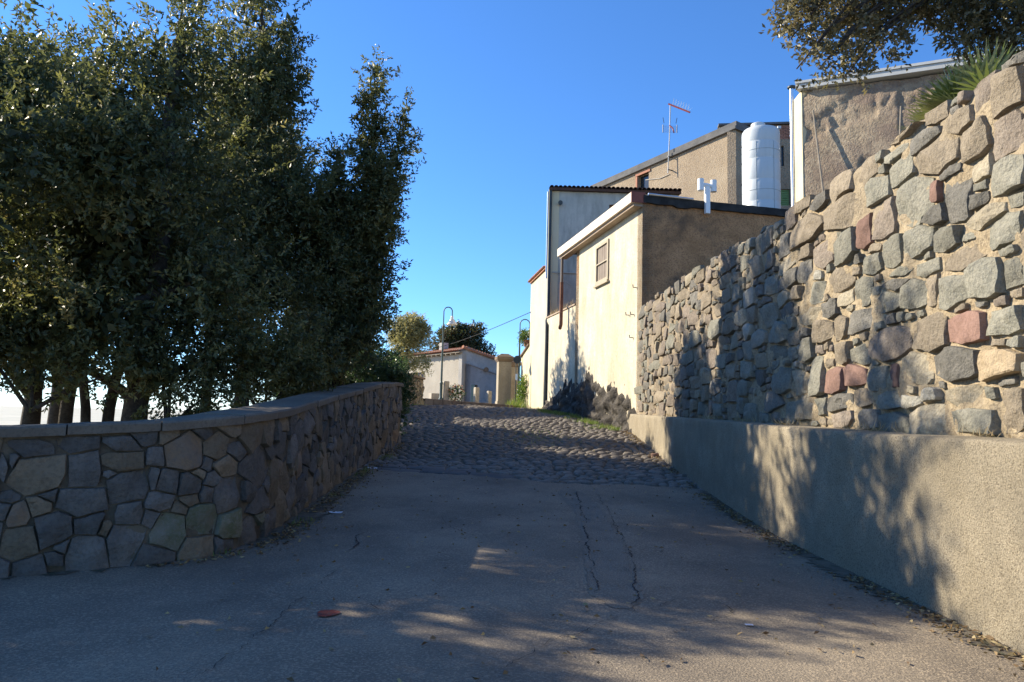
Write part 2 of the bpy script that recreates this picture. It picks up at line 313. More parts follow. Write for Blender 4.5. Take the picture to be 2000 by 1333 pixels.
M['palmetto'] = leafmat('palm_blade', [(0, (.10, .14, .04)), (.5, (.20, .24, .08)), (1, (.36, .35, .17))], trans=.3, rough=.4)
M['petal'] = leafmat('petal', [(0, (.75, .72, .55)), (.6, (.8, .75, .6)), (.8, (.75, .25, .16)), (1, (.6, .1, .08))], trans=.3, rough=.5)

# ------------------------------------------------------------------ ground, road
LEFT = [(-9.5, 2.5), (-7.5, 3.6), (-5.6, 4.65), (-3.84, 5.62), (-2.93, 6.15), (-2.52, 6.75), (-2.46, 7.6), (-2.56, 9.0), (-2.66, 10.8), (-2.75, 13.5), (-2.73, 15.5), (-2.68, 17.5)]
def smooth_path(P, n=6):
    P = [np.array(p, float) for p in P]; out = []
    for i in range(len(P)-1):
        p0 = P[max(i-1, 0)]; p1 = P[i]; p2 = P[i+1]; p3 = P[min(i+2, len(P)-1)]
        for k in range(n):
            t = k/n; out.append(.5*((2*p1)+(-p0+p2)*t+(2*p0-5*p1+4*p2-p3)*t*t+(-p0+3*p1-3*p2+p3)*t**3))
    out.append(P[-1]); return np.array(out)
class Path:
    def __init__(s, P, side):
        s.p = np.array(P); d = np.diff(s.p, axis=0); s.L = np.r_[0, np.cumsum(np.hypot(d[:, 0], d[:, 1]))]; s.len = s.L[-1]; s.side = side
    def pos(s, t): return np.array([np.interp(t, s.L, s.p[:, 0]), np.interp(t, s.L, s.p[:, 1])])
    def nrm(s, t):
        a = s.pos(max(0, t-.12)); b = s.pos(min(s.len, t+.12)); d = (b-a)/np.linalg.norm(b-a); return np.array([d[1], -d[0]])*s.side
    def hit(s, u, v):
        best = None
        for i in range(len(s.p)-1):
            P = on_line(u, v, s.p[i], s.p[i+1]); e = s.p[i+1]-s.p[i]; t = ((P[:2]-s.p[i]) @ e)/(e @ e)
            if -.001 <= t <= 1.001 and P[1] > 1 and (best is None or P[1] < best[2]): best = (s.L[i]+t*np.linalg.norm(e), P[2], P[1])
        return best
LP = Path(smooth_path(LEFT), 1)
lpx = LP.p[:, 0]; lpy = LP.p[:, 1]
def left_bound(y):
    if y < 17.5: return float(np.interp(y, lpy, lpx))-.15 if y > 2.5 else -14.0
    return float(np.interp(y, [17.5, 18.5, 24, 33, 36], [-2.9, -3.7, -4.75, -4.25, -4.3]))
RX = [(-8, 3.10), (4.4, 3.10), (8, 3.07), (12, 3.2), (16.2, 3.36), (20.9, 3.36)]
def plinth_x(y): return float(np.interp(y, [p[0] for p in RX], [p[1] for p in RX]))
C0 = np.array([3.6, 19.8]); A_ = np.array([-.2198, .9755]); G_ = np.array([.9755, .2198])
def right_bound(y):
    if y < 20.6: return plinth_x(y)+.1
    if y < 29.5: return 3.6-.2198*(y-19.8)/.9755+.25
    return float(np.interp(y, [29.5, 34, 37], [1.5, .75, .45]))
def boundary(x):   # asphalt / cobble edge
    return float(np.interp(x, [-3, -2.57, -.85, .06, .92, 2.2, 3.2, 3.4], [13.45, 13.3, 12.9, 12.6, 12.3, 12.25, 11.9, 11.9]))+.05*math.sin(x*7)+.04*math.sin(x*17+1)

def terr(x, y):
    z = float(np.interp(y, _yy, _zz)) if y > -30 else -.1
    zz = z-.10
    if x < -3: zz -= .15*min(1, (-3-x)/2)
    if x < -10: zz -= (1-math.exp((x+10)/40.))*28
    if x < -10: zz += 1.2*fbm((x*.01, y*.01, 0), 3)*min(1, (-10-x)/50)
    if y > 70: zz -= (1-math.exp((70-y)/60.))*26
    if y < -20: zz -= (1-math.exp((20+y)/60.))*10
    return zz
xs = sorted(set([-14000, -6000, -3000, -1500, -800, -400, -250, -160, -110, -80, -60, -45, -35, -28, -22, -18]+list(np.arange(-15, 8.1, .75))+[12, 20, 40, 80, 160, 400, 1000, 3000, 14000]))
ys = sorted(set([-6000, -800, -200, -80, -40, -20, -10]+list(np.arange(-6, 72, 1.0))+[80, 95, 120, 160, 220, 300, 500, 900, 1800, 4000, 14000]))
V = [(x, y, terr(x, y)) for y in ys for x in xs]; nx = len(xs)
g = MB().add(V, [(j*nx+i, j*nx+i+1, (j+1)*nx+i+1, (j+1)*nx+i) for j in range(len(ys)-1) for i in range(nx-1)])
for k, f in enumerate(g.f):
    if g.v[f[0]][0] < -30 or g.v[f[0]][1] > 90: g.m[k] = 1
setp(g.build('ground', [M['earth'], M['valley']], smooth=180), kind='structure')

def sheet(name, y0, y1, ny, nxx, lb, rb, zf, mat, parent=None, edge0=None, edge1=None):
    V = []; Fc = []
    for j in range(ny+1):
        for i in range(nxx+1):
            t = j/ny; y = y0+(y1-y0)*t
            a = lb(y); b = rb(y); x = a+(b-a)*i/nxx
            if edge1 is not None: yy = y0+(edge1(x)-y0)*t
            elif edge0 is not None: yy = edge0(x)+(y1-edge0(x))*t
            else: yy = y
            V.append((x, yy, zf(x, yy)))
    Fc = [(j*(nxx+1)+i, j*(nxx+1)+i+1, (j+1)*(nxx+1)+i+1, (j+1)*(nxx+1)+i) for j in range(ny) for i in range(nxx)]
    return MB().add(V, Fc).build(name, mat, parent, smooth=180)
asph = sheet('asphalt_road', -8, 12.6, 110, 60, left_bound, lambda y: plinth_x(y)+.1, lambda x, y: gz(x, y), M['asphalt'], edge1=boundary)
setp(asph, kind='structure')
cob = sheet('cobbled_road', 12.4, 40, 150, 40, left_bound, right_bound, lambda x, y: gz(x, y)-.035, M['bed'], edge0=lambda x: boundary(x)-.02)
setp(cob, kind='structure')

def strip(name, pts, wid, mat, dz=.005, parent=None, jit=.4):
    """flat mark lying on the road along plan points"""
    P = smooth_path(pts, 6); V = []; Fc = []
    for i, p in enumerate(P):
        d = P[min(i+1, len(P)-1)]-P[max(i-1, 0)]; d /= np.linalg.norm(d); n = np.array([-d[1], d[0]])
        ww = wid*(1+jit*rnd.uniform(-1, 1))*min(1, .25+min(i, len(P)-1-i)/(4 if len(P) < 100 else 14))
        c = p+n*wid*rnd.uniform(-.6, .6)*jit
        for s in (-1, 1):
            q = c+n*ww/2*s; V.append((q[0], q[1], gz(*q)+dz))
    return MB().add(V, [(2*i, 2*i+2, 2*i+3, 2*i+1) for i in range(len(P)-1)]).build(name, mat, parent)
def crack(pts, wd, parent):
    """ragged open crack: random walk along the plan points"""
    P = smooth_path(pts, 8); d = np.diff(P, axis=0); L = np.r_[0, np.cumsum(np.hypot(d[:, 0], d[:, 1]))]; n = max(6, int(L[-1]/.035)); V = []; w_ = 0
    for i in range(n+1):
        t = L[-1]*i/n; c = np.array([np.interp(t, L, P[:, 0]), np.interp(t, L, P[:, 1])]); t2 = min(L[-1], t+.05); t1 = max(0, t-.05)
        e = np.array([np.interp(t2, L, P[:, 0])-np.interp(t1, L, P[:, 0]), np.interp(t2, L, P[:, 1])-np.interp(t1, L, P[:, 1])]); e /= np.linalg.norm(e)+1e-9; nn = np.array([-e[1], e[0]])
        w_ = .8*w_+rnd.uniform(-.018, .018); ww = wd*max(.0, rnd.uniform(.05, .8)+.5*mn.noise(Vector((t*3, wd*99, 0))))*min(1, .15+min(i, n-i)/8)
        for s_ in (-1, 1):
            q = c+nn*(w_+ww*s_/2); V.append((q[0], q[1], gz(*q)+.0085))
    return MB().add(V, [(2*i, 2*i+2, 2*i+3, 2*i+1) for i in range(n)]).build('crack', M['crack'], parent)
def ground_px(u, v):
    d = ray(u, v); t = 2.0
    while t < 60:
        p = CAM+d*t
        if p[2] <= gz(p[0], p[1]): return p[:2]
        t += .01
# repair trench in the asphalt with its open edges, cracks, a paint spot
tr = [ground_px(*q) for q in ((1105, 952), (1150, 1000), (1175, 1060), (1190, 1120), (1215, 1190))]
patch = strip('asphalt_patch', [np.array([np.interp(k/24, [0, .25, .5, .75, 1], [q[j] for q in tr]) for j in (0, 1)]) for k in range(25)], .40, M['patch'], dz=.0035, parent=asph, jit=.07)
for pts, wd in (([(1125, 960), (1140, 1010), (1150, 1060), (1160, 1120), (1165, 1160)], .03), ([(1165, 965), (1205, 1030), (1235, 1090), (1245, 1150), (1235, 1200)], .022),
                ([(385, 1328), (470, 1270), (560, 1195), (640, 1130), (675, 1105)], .016), ([(680, 1080), (700, 1050), (725, 1040)], .03),
                ([(1280, 1190), (1330, 1172), (1400, 1178), (1425, 1200), (1390, 1215), (1310, 1222)], .014), ([(980, 1310), (1060, 1260), (1140, 1235), (1210, 1200)], .014),
                ([(720, 1178), (745, 1190), (765, 1186)], .018), ([(860, 1010), (900, 1040), (960, 1050)], .012)):
    crack([ground_px(*q) for q in pts], wd*.8, asph)
c = ground_px(640, 1200); mb = MB(); vs = [(c[0], c[1], gz(*c)+.008)]
for k in range(18):
    a = k/18*2*math.pi; r = .07*(1+.06*math.sin(3*a+1)+.12*rnd.random()); q = (c[0]+r*math.cos(a), c[1]+r*1.1*math.sin(a)); vs.append((*q, gz(*q)+.008))
mb.add(vs, [(0, 1+k, 1+(k+1) % 18) for k in range(18)]); mb.build('paint_spot', M['redpaint'], asph)

for pts, wd in (([(plinth_x(y)-.05, y) for y in np.arange(3.5, 12, .25)], .2), ([(left_bound(y)+.26, y) for y in np.arange(6.9, 13.2, .25)], .28), ([(-7.0, 3.95), (-5.6, 4.72), (-4.6, 5.27), (-3.84, 5.69), (-3.2, 6.05), (-2.8, 6.35)], .25)):
    strip('dirt_edge', pts, wd, M['bed'], dz=.006, parent=asph, jit=.75)
# ---- cobbles
def dome(seed):
    r = random.Random(seed); n = 8; V = []; ph = r.random()
    for k, (rr, z) in enumerate(((1.0, -.5), (.97, .15), (.70, .62))):
        for j in range(n):
            a = 2*math.pi*(j+ph)/n; c_, s_ = math.cos(a), math.sin(a); q = (abs(c_)**3.2+abs(s_)**3.2)**(-1/3.2)
            jj = 1+r.uniform(-.07, .07); V.append((rr*q*c_*jj*.5, rr*q*s_*jj*.5, z+r.uniform(-.06, .06)))
    V.append((r.uniform(-.05, .05), r.uniform(-.05, .05), .8+r.uniform(-.05, .1)))
    F = [(i*n+j, i*n+(j+1) % n, (i+1)*n+(j+1) % n, (i+1)*n+j) for i in range(2) for j in range(n)]
    T = []
    for f in F: T += [(f[0], f[1], f[2]), (f[0], f[2], f[3])]
    T += [(2*n+j, 2*n+(j+1) % n, 3*n) for j in range(n)]
    return np.array(V), np.array(T)
DOM = [dome(s) for s in range(8)]
domes = []
for V, T in DOM:
    me = bpy.data.meshes.new('cobble'); me.from_pydata([tuple(v) for v in V], [], [tuple(t) for t in T]); me.materials.append(M['cobble'])
    me.polygons.foreach_set('use_smooth', [True]*len(T)); domes.append(me)
spots = []; y = 11.95; row = 0
while y < 35.5:
    dep = rnd.uniform(.15, .20)*(1 if y < 26 else 1.35); skew = .13*math.sin(y*.6)
    x = left_bound(y)-rnd.random()*.2; xe = right_bound(y)+.05
    while x < xe:
        wd = rnd.uniform(.15, .33)*(1 if y < 26 else 1.35); cx = x+wd/2; cy = y+.05*math.sin(cx*2.1+row*.4)+skew*cx*.3+rnd.uniform(-.02, .02)
        slabz = -2.5 < cx < .18 and boundary(cx)-.02 < cy < boundary(cx)+(.88 if cx < -.55 else .5)
        if cy > boundary(cx)+.07 and not slabz and rnd.random() > .02:
            spots.append((cx, cy, wd*rnd.uniform(.88, .97), dep*rnd.uniform(.85, .98), rnd.uniform(.04, .07), rnd.gauss(0, .12), rnd.randrange(8)))
        x += wd
    y += dep; row += 1
spots.sort(key=lambda s: s[1]+.15*abs(s[0]))
for cx, cy, a, b_, h, rz, k in spots[:300]:
    o = bpy.data.objects.new('cobble', domes[k]); COL.objects.link(o); o.parent = cob
    o.location = (cx, cy, gz(cx, cy)-.03+rnd.uniform(-.012, .008)); o.scale = (a, b_, h); o.rotation_euler = (rnd.gauss(0, .05), rnd.gauss(0, .05), rz)
VV = []; FF = []; nb = 0
for cx, cy, a, b_, h, rz, k in spots[300:]:
    V, T = DOM[k]; c_, s_ = math.cos(rz), math.sin(rz); X = V[:, 0]*a; Y = V[:, 1]*b_
    VV.append(np.stack([cx+X*c_-Y*s_, cy+X*s_+Y*c_, V[:, 2]*h+gz(cx, cy)-.03+rnd.uniform(-.014, .008)], 1)); FF.append(T+nb); nb += len(V)
o = np_mesh('cobble_mass', np.vstack(VV), np.vstack(FF), M['cobble'], smooth=True); o.parent = cob; o['kind'] = 'stuff'
for x0, x1, r_ in ((-2.42, -1.62, 0), (-1.60, -.72, 0), (-.70, .14, 0), (-2.45, -1.95, 1), (-1.93, -1.2, 1), (-1.18, -.6, 1)):       # flat slabs that edge the cobbles
    V = []; dep = .42 if r_ == 0 else .34; y00 = boundary(x0+(x1-x0)*.5)+.03+(.44 if r_ else 0); sk = rnd.uniform(-.05, .05); dzz = rnd.uniform(-.012, .006)
    J = [(rnd.uniform(-.02, .02), rnd.uniform(-.03, .03)) for _ in range(8)]
    for zi in (-.08, -.006, .006):
        ins = .0 if zi < 0 else .022
        for k, (sx, sy) in enumerate(((0, 0), (.5, 0), (1, 0), (1, .5), (1, 1), (.5, 1), (0, 1), (0, .5))):
            x = x0+ins+(x1-x0-2*ins)*sx+J[k][0]; yy = y00+ins+(dep-2*ins)*sy-.24*(x-(x0+x1)/2)+J[k][1]; V.append((x, yy, gz(x, yy)+zi+dzz))
    MB().add(V, [(8*i+j, 8*i+(j+1) % 8, 8*i+8+(j+1) % 8, 8*i+8+j) for i in range(2) for j in range(8)]+[tuple(range(16, 24))]).build('stone_slab', M['slab'], cob, smooth=40)

# ------------------------------------------------------------------ stone walls
def clip(poly, p, n):
    """keep the side where (q-p).n <= 0"""
    out = []
    for i in range(len(poly)):
        a, b = poly[i], poly[(i+1) % len(poly)]; da = (a-p) @ n; db = (b-p) @ n
        if da <= 0: out.append(a)
        if (da < 0) != (db < 0) and abs(da-db) > 1e-9: out.append(a+(b-a)*da/(da-db))
    return out
def cells(S, blocky=4.0, gap=.012, grow=1.0, bound=None, snap=0.0):
    """S rows: x, z, w, h -> one outline for each stone"""
    P = S[:, :2]; out = []
    for i in range(len(S)):
        w_, h_ = S[i, 2]*grow/2, S[i, 3]*grow/2; poly = []; a0 = rnd.uniform(-.12, .12)*(1-.6*snap)
        for sx, sz in ((-1, -1), (0, -1), (1, -1), (1, 0), (1, 1), (0, 1), (-1, 1), (-1, 0)):
            corner = sx and sz; j = (.20 if corner else .10)*(1-.5*snap); f = rnd.uniform(.80+.1*snap, 1.02) if corner else rnd.uniform(.98, 1.12-.06*snap)
            if corner and rnd.random() < .18: f *= .82
            x, z = w_*(sx*f+rnd.uniform(-j, j)*(sx != 0 or 1.5)), h_*(sz*f+rnd.uniform(-j, j)*(sz != 0 or 1.5)); poly.append(P[i]+np.array([x*math.cos(a0)-z*math.sin(a0), x*math.sin(a0)+z*math.cos(a0)]))
        d = P-P[i]; dist = np.hypot(d[:, 0], d[:, 1])
        for j in np.argsort(dist)[1:26]:
            e = d[j]/dist[j]
            if dist[j] > (w_+S[j, 2]*grow/2+h_+S[j, 3]*grow/2): continue
            if snap:       # bed and perp joints: pull the dividing line towards level or upright
                wj, hj = S[j, 2]*grow/2, S[j, 3]*grow/2; ax_ = np.array([math.copysign(1, d[j][0]), 0]) if abs(d[j][0])/(w_+wj) > abs(d[j][1])/(h_+hj) else np.array([0, math.copysign(1, d[j][1])])
                f_ = w_/(w_+wj) if ax_[0] else h_/(h_+hj); nn = ax_*snap+e*(1-snap); nn /= np.linalg.norm(nn); poly = clip(poly, P[i]+d[j]*f_-nn*gap, nn)
                if len(poly) < 3: break
                continue
            ri = 1/math.hypot(e[0]/w_, e[1]/h_); rj = 1/math.hypot(e[0]/(S[j, 2]*grow/2), e[1]/(S[j, 3]*grow/2))
            poly = clip(poly, P[i]+e*(dist[j]*ri/(ri+rj)-gap), e)
            if len(poly) < 3: break
        if bound is not None and len(poly) >= 3:
            lo, hi = bound(P[i, 0]); poly = clip(poly, np.array([0, hi]), np.array([0, 1.])); poly = clip(poly, np.array([0, lo]), np.array([0, -1.])) if len(poly) >= 3 else poly
        out.append(np.array(poly) if len(poly) >= 3 else None)
    return out
def pack(S, x0, x1, lo, hi, sizes, tries, tight=.84, fac=None, box=False):
    S = [tuple(s) for s in S]; arr = np.zeros((4000, 4)); n = len(S)
    if n: arr[:n] = np.array(S)
    for (w_, h_, k) in [(a, b, int(tries*c)) for a, b, c in sizes]:
        for _ in range(k):
            x = rnd.uniform(x0, x1); l, h2 = lo(x), hi(x); k_ = fac(x) if fac else 1.0; ww = w_*rnd.uniform(.75, 1.35)*k_; hh = h_*rnd.uniform(.75, 1.3)*(1+(k_-1)*.45)
            if h2-l < hh*.8: continue
            z = rnd.uniform(l+hh*.35, h2-hh*.35)
            if n:
                D = arr[:n, :2]-(x, z); ds = np.hypot(D[:, 0], D[:, 1])+1e-9; ex, ez = D[:, 0]/ds, D[:, 1]/ds
                ri = 1/np.hypot(ex/(ww/2), ez/(hh/2)); rj = 1/np.hypot(ex/(arr[:n, 2]/2), ez/(arr[:n, 3]/2))
                if box and np.any(np.maximum(abs(D[:, 0])/(ww+arr[:n, 2])*2, abs(D[:, 1])/(hh+arr[:n, 3])*2) < tight): continue
                if not box and np.any(ds < tight*(ri+rj)): continue
            arr[n] = (x, z, ww, hh); n += 1
    return arr[:n].copy()
def resample(poly, n):
    d = np.roll(poly, -1, 0)-poly; L = np.hypot(d[:, 0], d[:, 1]); c = np.r_[0, np.cumsum(L)]; t = (np.arange(n)+.5)/n*c[-1]
    Q = np.vstack([poly, poly[:1]]); R_ = np.stack([np.interp(t, c, Q[:, 0]), np.interp(t, c, Q[:, 1])], 1)
    for p in poly:      # keep the true corners
        if np.min(np.hypot(*(poly-p).T)[np.hypot(*(poly-p).T) > 0]) > .02: R_[np.argmin(np.hypot(*(R_-p).T))] = p
    return R_
def stone(poly, proud, n=16, seed=0, rough=1.0, flat=.5, ero=1.0):
    """stone body in (x, z, depth) from its outline; angular front made of a few cleavage planes"""
    r = random.Random(seed); Q = resample(poly, n); c = Q.mean(0)
    Q = np.array([q+(c-q)/(np.linalg.norm(c-q)+1e-6)*ero*(.004+.016*rough*abs(mn.noise(Vector((q[0]*13, q[1]*13, seed*1.3))))) for q in Q]); ext = (Q.max(0)-Q.min(0)); s = math.sqrt(max(1e-4, ext[0]*ext[1]))
    pl = [(r.uniform(-.55, .55)*rough, r.uniform(-.55, .55)*rough, r.uniform(.0, .12)*s*rough) for _ in range(4)]
    def front(p):
        q = p-c; return min(a*q[0]+b*q[1]+k for a, b, k in pl)*flat
    V = []; rings = ((1.0, -.07, 0), (1.0, .45, .35), (.965, .92, .8), (.84, 1.0, 1.0), (.5, 1.02, 1.0))
    for k, (f, d, w_) in enumerate(rings):
        for i in range(n):
            p = c+(Q[i]-c)*f
            nz = mn.noise(Vector((p[0]*9, p[1]*9, seed*.37)))*.022*rough+mn.noise(Vector((p[0]*23, p[1]*23, seed*.7)))*.009*rough
            dd = -.07 if k == 0 else proud*d+front(p)*w_+nz*(.4+.6*w_)
            V.append((p[0], p[1], dd))
    V.append((c[0], c[1], proud*1.05+front(c)))
    Fc = []
    for k in range(len(rings)-1):
        for i in range(n):
            a, b, c2, d2 = k*n+i, k*n+(i+1) % n, (k+1)*n+(i+1) % n, (k+1)*n+i; Fc.append((a, b, c2, d2))
    t = (len(rings)-1)*n; Fc += [(t+i, t+(i+1) % n, len(V)-1) for i in range(n)]
    return V, Fc

# ---- the tall rubble wall on the right
WX = 3.55
def w_lo(y): return float(np.interp(y, [2, 4.5, 6.4, 12, 20.6], [1.27, 1.28, 1.29, 1.38, 1.51]))
def w_hi(y): return float(np.interp(y, [2, 4.8, 5.7, 7, 8.9, 12.3, 19.7], [3.92, 3.97, 4.0, 4.02, 4.04, 4.2, 4.43]))+.03*math.sin(y*2.3)+.025*math.sin(y*5.1+1)
RS = '''1925 184 60 55 rp|1968 181 70 105 rb|1983 122 40 25 rd|1884 239 75 45 rb|1908 278 60 72 rb|1968 259 58 85 rp|1816 271 60 38 rd|1769 268 66 12 rb|1839 306 72 70 rb
1758 304 45 22 rg|1769 331 48 52 rg|1865 336 50 22 rd|1923 331 35 48 rt|1975 340 62 66 rg|1717 372 40 55 rg|1790 395 60 95 rg|1837 374 20 44 rr|1874 391 50 84 rd|1833 421 48 38 rd|1728 432 40 72 rp
1695 455 24 58 rr|1934 425 80 42 rt|1987 393 30 28 rg|1968 455 62 74 rg|1797 472 52 60 rg|1856 466 55 45 rg|1895 464 25 18 rg|1749 492 38 64 rg|1888 506 82 46 rb|1708 517 33 40 rg|1816 525 45 38 rg
1762 532 55 20 rg|1756 556 58 26 rd|1934 547 58 84 rg|1983 537 38 60 rg|1790 575 45 58 rg|1829 566 22 60 rb|1865 571 52 62 rg|1741 590 48 38 rg|1989 572 28 20 rb|1975 490 35 24 rg
1741 671 86 66 rp|1818 651 66 72 rb|1893 641 76 62 rr|1966 630 70 66 rg|1989 669 25 24 rg|1721 739 38 48 rg|1749 733 20 45 rr|1797 722 54 66 rt|1869 712 80 66 rd|1959 711 74 72 ro
1741 782 50 36 rg|1784 784 42 28 rl|1820 771 34 27 rl|1891 774 74 40 rt|1944 767 20 24 rg|1970 746 30 18 rd|1983 799 38 80 rb|1828 821 78 60 rt|1902 821 78 48 rg|1752 825 50 38 rg
1575 452 62 58 rb|1653 416 74 62 rb|1602 400 38 24 rd|1613 497 38 50 rp|1653 486 46 55 rg|1496 474 34 40 rb|1592 571 44 44 rg|1647 547 48 44 rb|1655 583 24 27 rt|1689 571 33 58 rg
1585 619 44 34 rt|1611 651 48 48 rb|1645 641 26 44 rb|1686 628 48 48 rd|1583 684 26 44 rg|1649 692 28 40 rb|1688 692 34 40 rg|1602 739 24 78 rg|1634 743 38 54 rr|1673 733 36 38 rr|1563 746 24 50 rt
1643 787 50 34 rd|1523 651 38 40 rg|1503 619 34 44 rg|1518 690 34 30 rg|1533 742 44 50 rg|1508 784 52 44 rd|1578 797 38 44 rt'''.replace('\n', '|').split('|')
seed = []; cols = []
for q in RS:
    u, v, w_, h_, c = q.split(); u, v, w_, h_ = map(float, (u, v, w_, h_))
    f = lambda uu, vv: (lambda d: CAM+d*(WX/d[0]))(ray(uu, vv))
    a, b, m_ = f(u-w_/2, v), f(u+w_/2, v), f(u, v); t, bo = f(u, v-h_/2), f(u, v+h_/2)
    if w_lo(m_[1])+.02 < m_[2] < w_hi(m_[1])+.05: seed.append((m_[1], m_[2], abs(a[1]-b[1])*1.16, abs(t[2]-bo[2])*1.02)); cols.append(c)
S = pack(seed, 2.2, 19.6, lambda y: w_lo(y)+.02, lambda y: w_hi(y)+.02, [(.44, .23, .35), (.33, .18, .5), (.22, .13, .8), (.13, .08, .8)], 9000, fac=lambda y: 1.0+.35*min(1, max(0, (y-8.5)/4)), tight=.86, box=True)
polys = cells(S, gap=.007, grow=1.12, snap=.62, bound=lambda y: (w_lo(y)-.02, w_hi(y)+.035))
wall = thing('rubble_retaining_wall', (WX, 12, 1.3), 'tall retaining wall of grey and red rubble set in sandy mortar', 'wall')
NY, NZ = 300, 50; V = []
for j in range(NZ+1):
    for i in range(NY+1):
        y = 1.8+(19.75-1.8)*i/NY; lo, hi = w_lo(y)-.05, w_hi(y); z = lo+(hi-lo)*j/NZ
        d = .0+.048*mn.noise(Vector((1, y*3.1, z*3.1)))+.024*mn.noise(Vector((4, y*9, z*9)))+.010*mn.noise(Vector((7, y*22, z*22)))
        if j == NZ: d -= .02
        V.append((WX-d, y, z+(.03*mn.noise(Vector((9, y*4, 2))) if j == NZ else 0)))
nf = len(V)
for k, (dx, dz) in enumerate(((.16, .035), (.42, .0), (.46, -.9))):
    for i in range(NY+1):
        y = 1.8+(19.75-1.8)*i/NY; V.append((WX+dx, y, w_hi(y)+dz+.04*mn.noise(Vector((3+k, y*3, 5)))))
W1 = NY+1; Fc = [(j*W1+i+1, j*W1+i, (j+1)*W1+i, (j+1)*W1+i+1) for j in range(NZ) for i in range(NY)]
tops = [NZ*W1, nf, nf+W1, nf+2*W1]
for a, b in zip(tops[:-1], tops[1:]): Fc += [(a+i+1, a+i, b+i, b+i+1) for i in range(NY)]
mb = MB().add(V, Fc); mb.m = [1 if mb.v[f[0]][1] > 11.2+.8*math.sin(mb.v[f[0]][2]*4)+rnd.uniform(-.6, .6) else 0 for f in mb.f]
mb.build('mortar_body', [M['mortar'], M['oldmortar']], wall, smooth=180)
near_pal = ['rg']*8+['rb']*5+['rp']*2+['rd']*3+['rt', 'rt', 'rl']; far_pal = ['rp']*6+['rb']*7+['rg']*4+['rd']*4+['rt']
SLOT = ['rg', 'rb', 'rp', 'rr', 'ro', 'rt', 'rd', 'rl']
items = []
for i, p in enumerate(polys):
    if p is None: continue
    e = p.max(0)-p.min(0)
    if e[0]*e[1] < .0035: continue
    c = cols[i] if i < len(cols) else rnd.choice(near_pal if S[i, 0] < 11 else far_pal)
    area = e[0]*e[1]/max(2, S[i, 0])**3*(1 if S[i, 0] > 4.6 else .05); items.append((area, i, p, c))
items.sort(key=lambda t: -t[0])
mass = MB()
for r_, (ar, i, p, c) in enumerate(items):
    sz = math.sqrt(np.prod(p.max(0)-p.min(0))); big = r_ < 300
    V, Fc = stone(p, min(.08, rnd.uniform(.03, .085)*(.6+sz)), n=20 if big else 11, seed=i, rough=1.0 if sz > .12 else .6)
    V = [(WX-d, y, z) for y, z, d in V]; Fc = [f[::-1] for f in Fc]
    if big: MB().add(V, Fc).build('rubble_stone', M[c], wall, smooth=38)
    else: mass.add(V, Fc, SLOT.index(c))
mass.build('rubble_stone_mass', [M[k] for k in SLOT], wall, smooth=40, kind='stuff')

# ---- rough concrete plinth at its foot
pl = thing('concrete_plinth', (3.3, 12, .3), 'low roughcast concrete plinth along the foot of the rubble wall', 'wall')
NY = 260; V = []; prof = 14
for i in range(NY+1):
    y = 1.8+(20.85-1.8)*i/NY; xf = plinth_x(y); lo = gz(xf, y)-.15; hi = w_lo(y)+.012*mn.noise(Vector((2, y*2, 0)))
    for k in range(prof+1):
        z = lo+(hi-.03-lo)*k/prof; d = .014*mn.noise(Vector((y*2.2, z*2.2, 3)))+.008*mn.noise(Vector((y*9, z*9, 1)))+.03*(hi-z)/1.3*0
        V.append((xf-d, y, z))
    V.append((xf+.012, y, hi-.006)); V.append((xf+.045, y, hi+.004*mn.noise(Vector((y*8, 0, 0))))); V.append((WX+.1, y, hi+.006+.01*mn.noise(Vector((y*5, 4, 0)))))
K = prof+4
Fc = [(i*K+k, i*K+k+1, (i+1)*K+k+1, (i+1)*K+k) for i in range(NY) for k in range(K-1)]+[tuple(NY*K+k for k in range(K))+()]
MB().add(V, Fc).build('plinth_body', M['plinth'], pl, smooth=50)

# ---- the curved stone wall on the left
cap_px = [(0, 854), (200, 847), (280, 844), (340, 840), (400, 834), (496, 824), (556, 813), (610, 795), (699, 769), (741, 757), (773, 754)]
cs = []
for u, v in cap_px:
    h = LP.hit(u, v)
    if h: cs.append((h[0], h[1]))
cs.sort(); CS = np.array(cs)
def l_hi(s): return float(np.interp(s, CS[:, 0], CS[:, 1])) if s > CS[0, 0] else float(CS[0, 1])-.02*(CS[0, 0]-s)
def l_lo(s): p = LP.pos(s); return gz(*p)
LS = '''5 916 22 75 lg|26 902 14 18 lg|74 930 108 72 lb|67 880 80 25 lg|154 872 85 25 lg|242 870 85 22 lg|168 921 65 72 lg|240 902 85 36 lb|216 926 35 12 lg|247 954 90 60 lg|163 978 115 58 lg|354 884 98 60 lo
306 895 45 30 lg|17 971 32 25 lg|7 995 25 28 lg|38 1005 45 46 lo|79 986 50 38 lb|96 969 35 20 lg|178 1024 75 36 lg|103 1038 90 70 lg|41 1060 95 60 lb|254 1002 52 46 lg|202 1034 30 22 lb|168 1079 90 58 lg
245 1055 80 58 lg|122 1067 28 22 lg|298 933 20 38 lg|330 940 45 42 lg|369 944 48 40 lg|311 982 60 38 lg|294 1011 30 30 lg|424 870 60 40 lb|489 858 55 40 lb|465 882 55 24 lg|443 913 55 34 lb|503 915 68 70 lg
446 841 60 16 lb|388 925 30 16 lb|414 937 40 24 lg|443 966 52 62 lg|402 968 28 30 lg|371 978 36 22 lb|506 978 62 45 lg|395 1016 65 65 lm|330 1035 70 80 lm|448 1028 50 55 lm|505 1011 60 22 lm|551 872 35 60 lg|556 934 30 60 lb'''.replace('\n', '|').split('|')
seed = []; cols = []
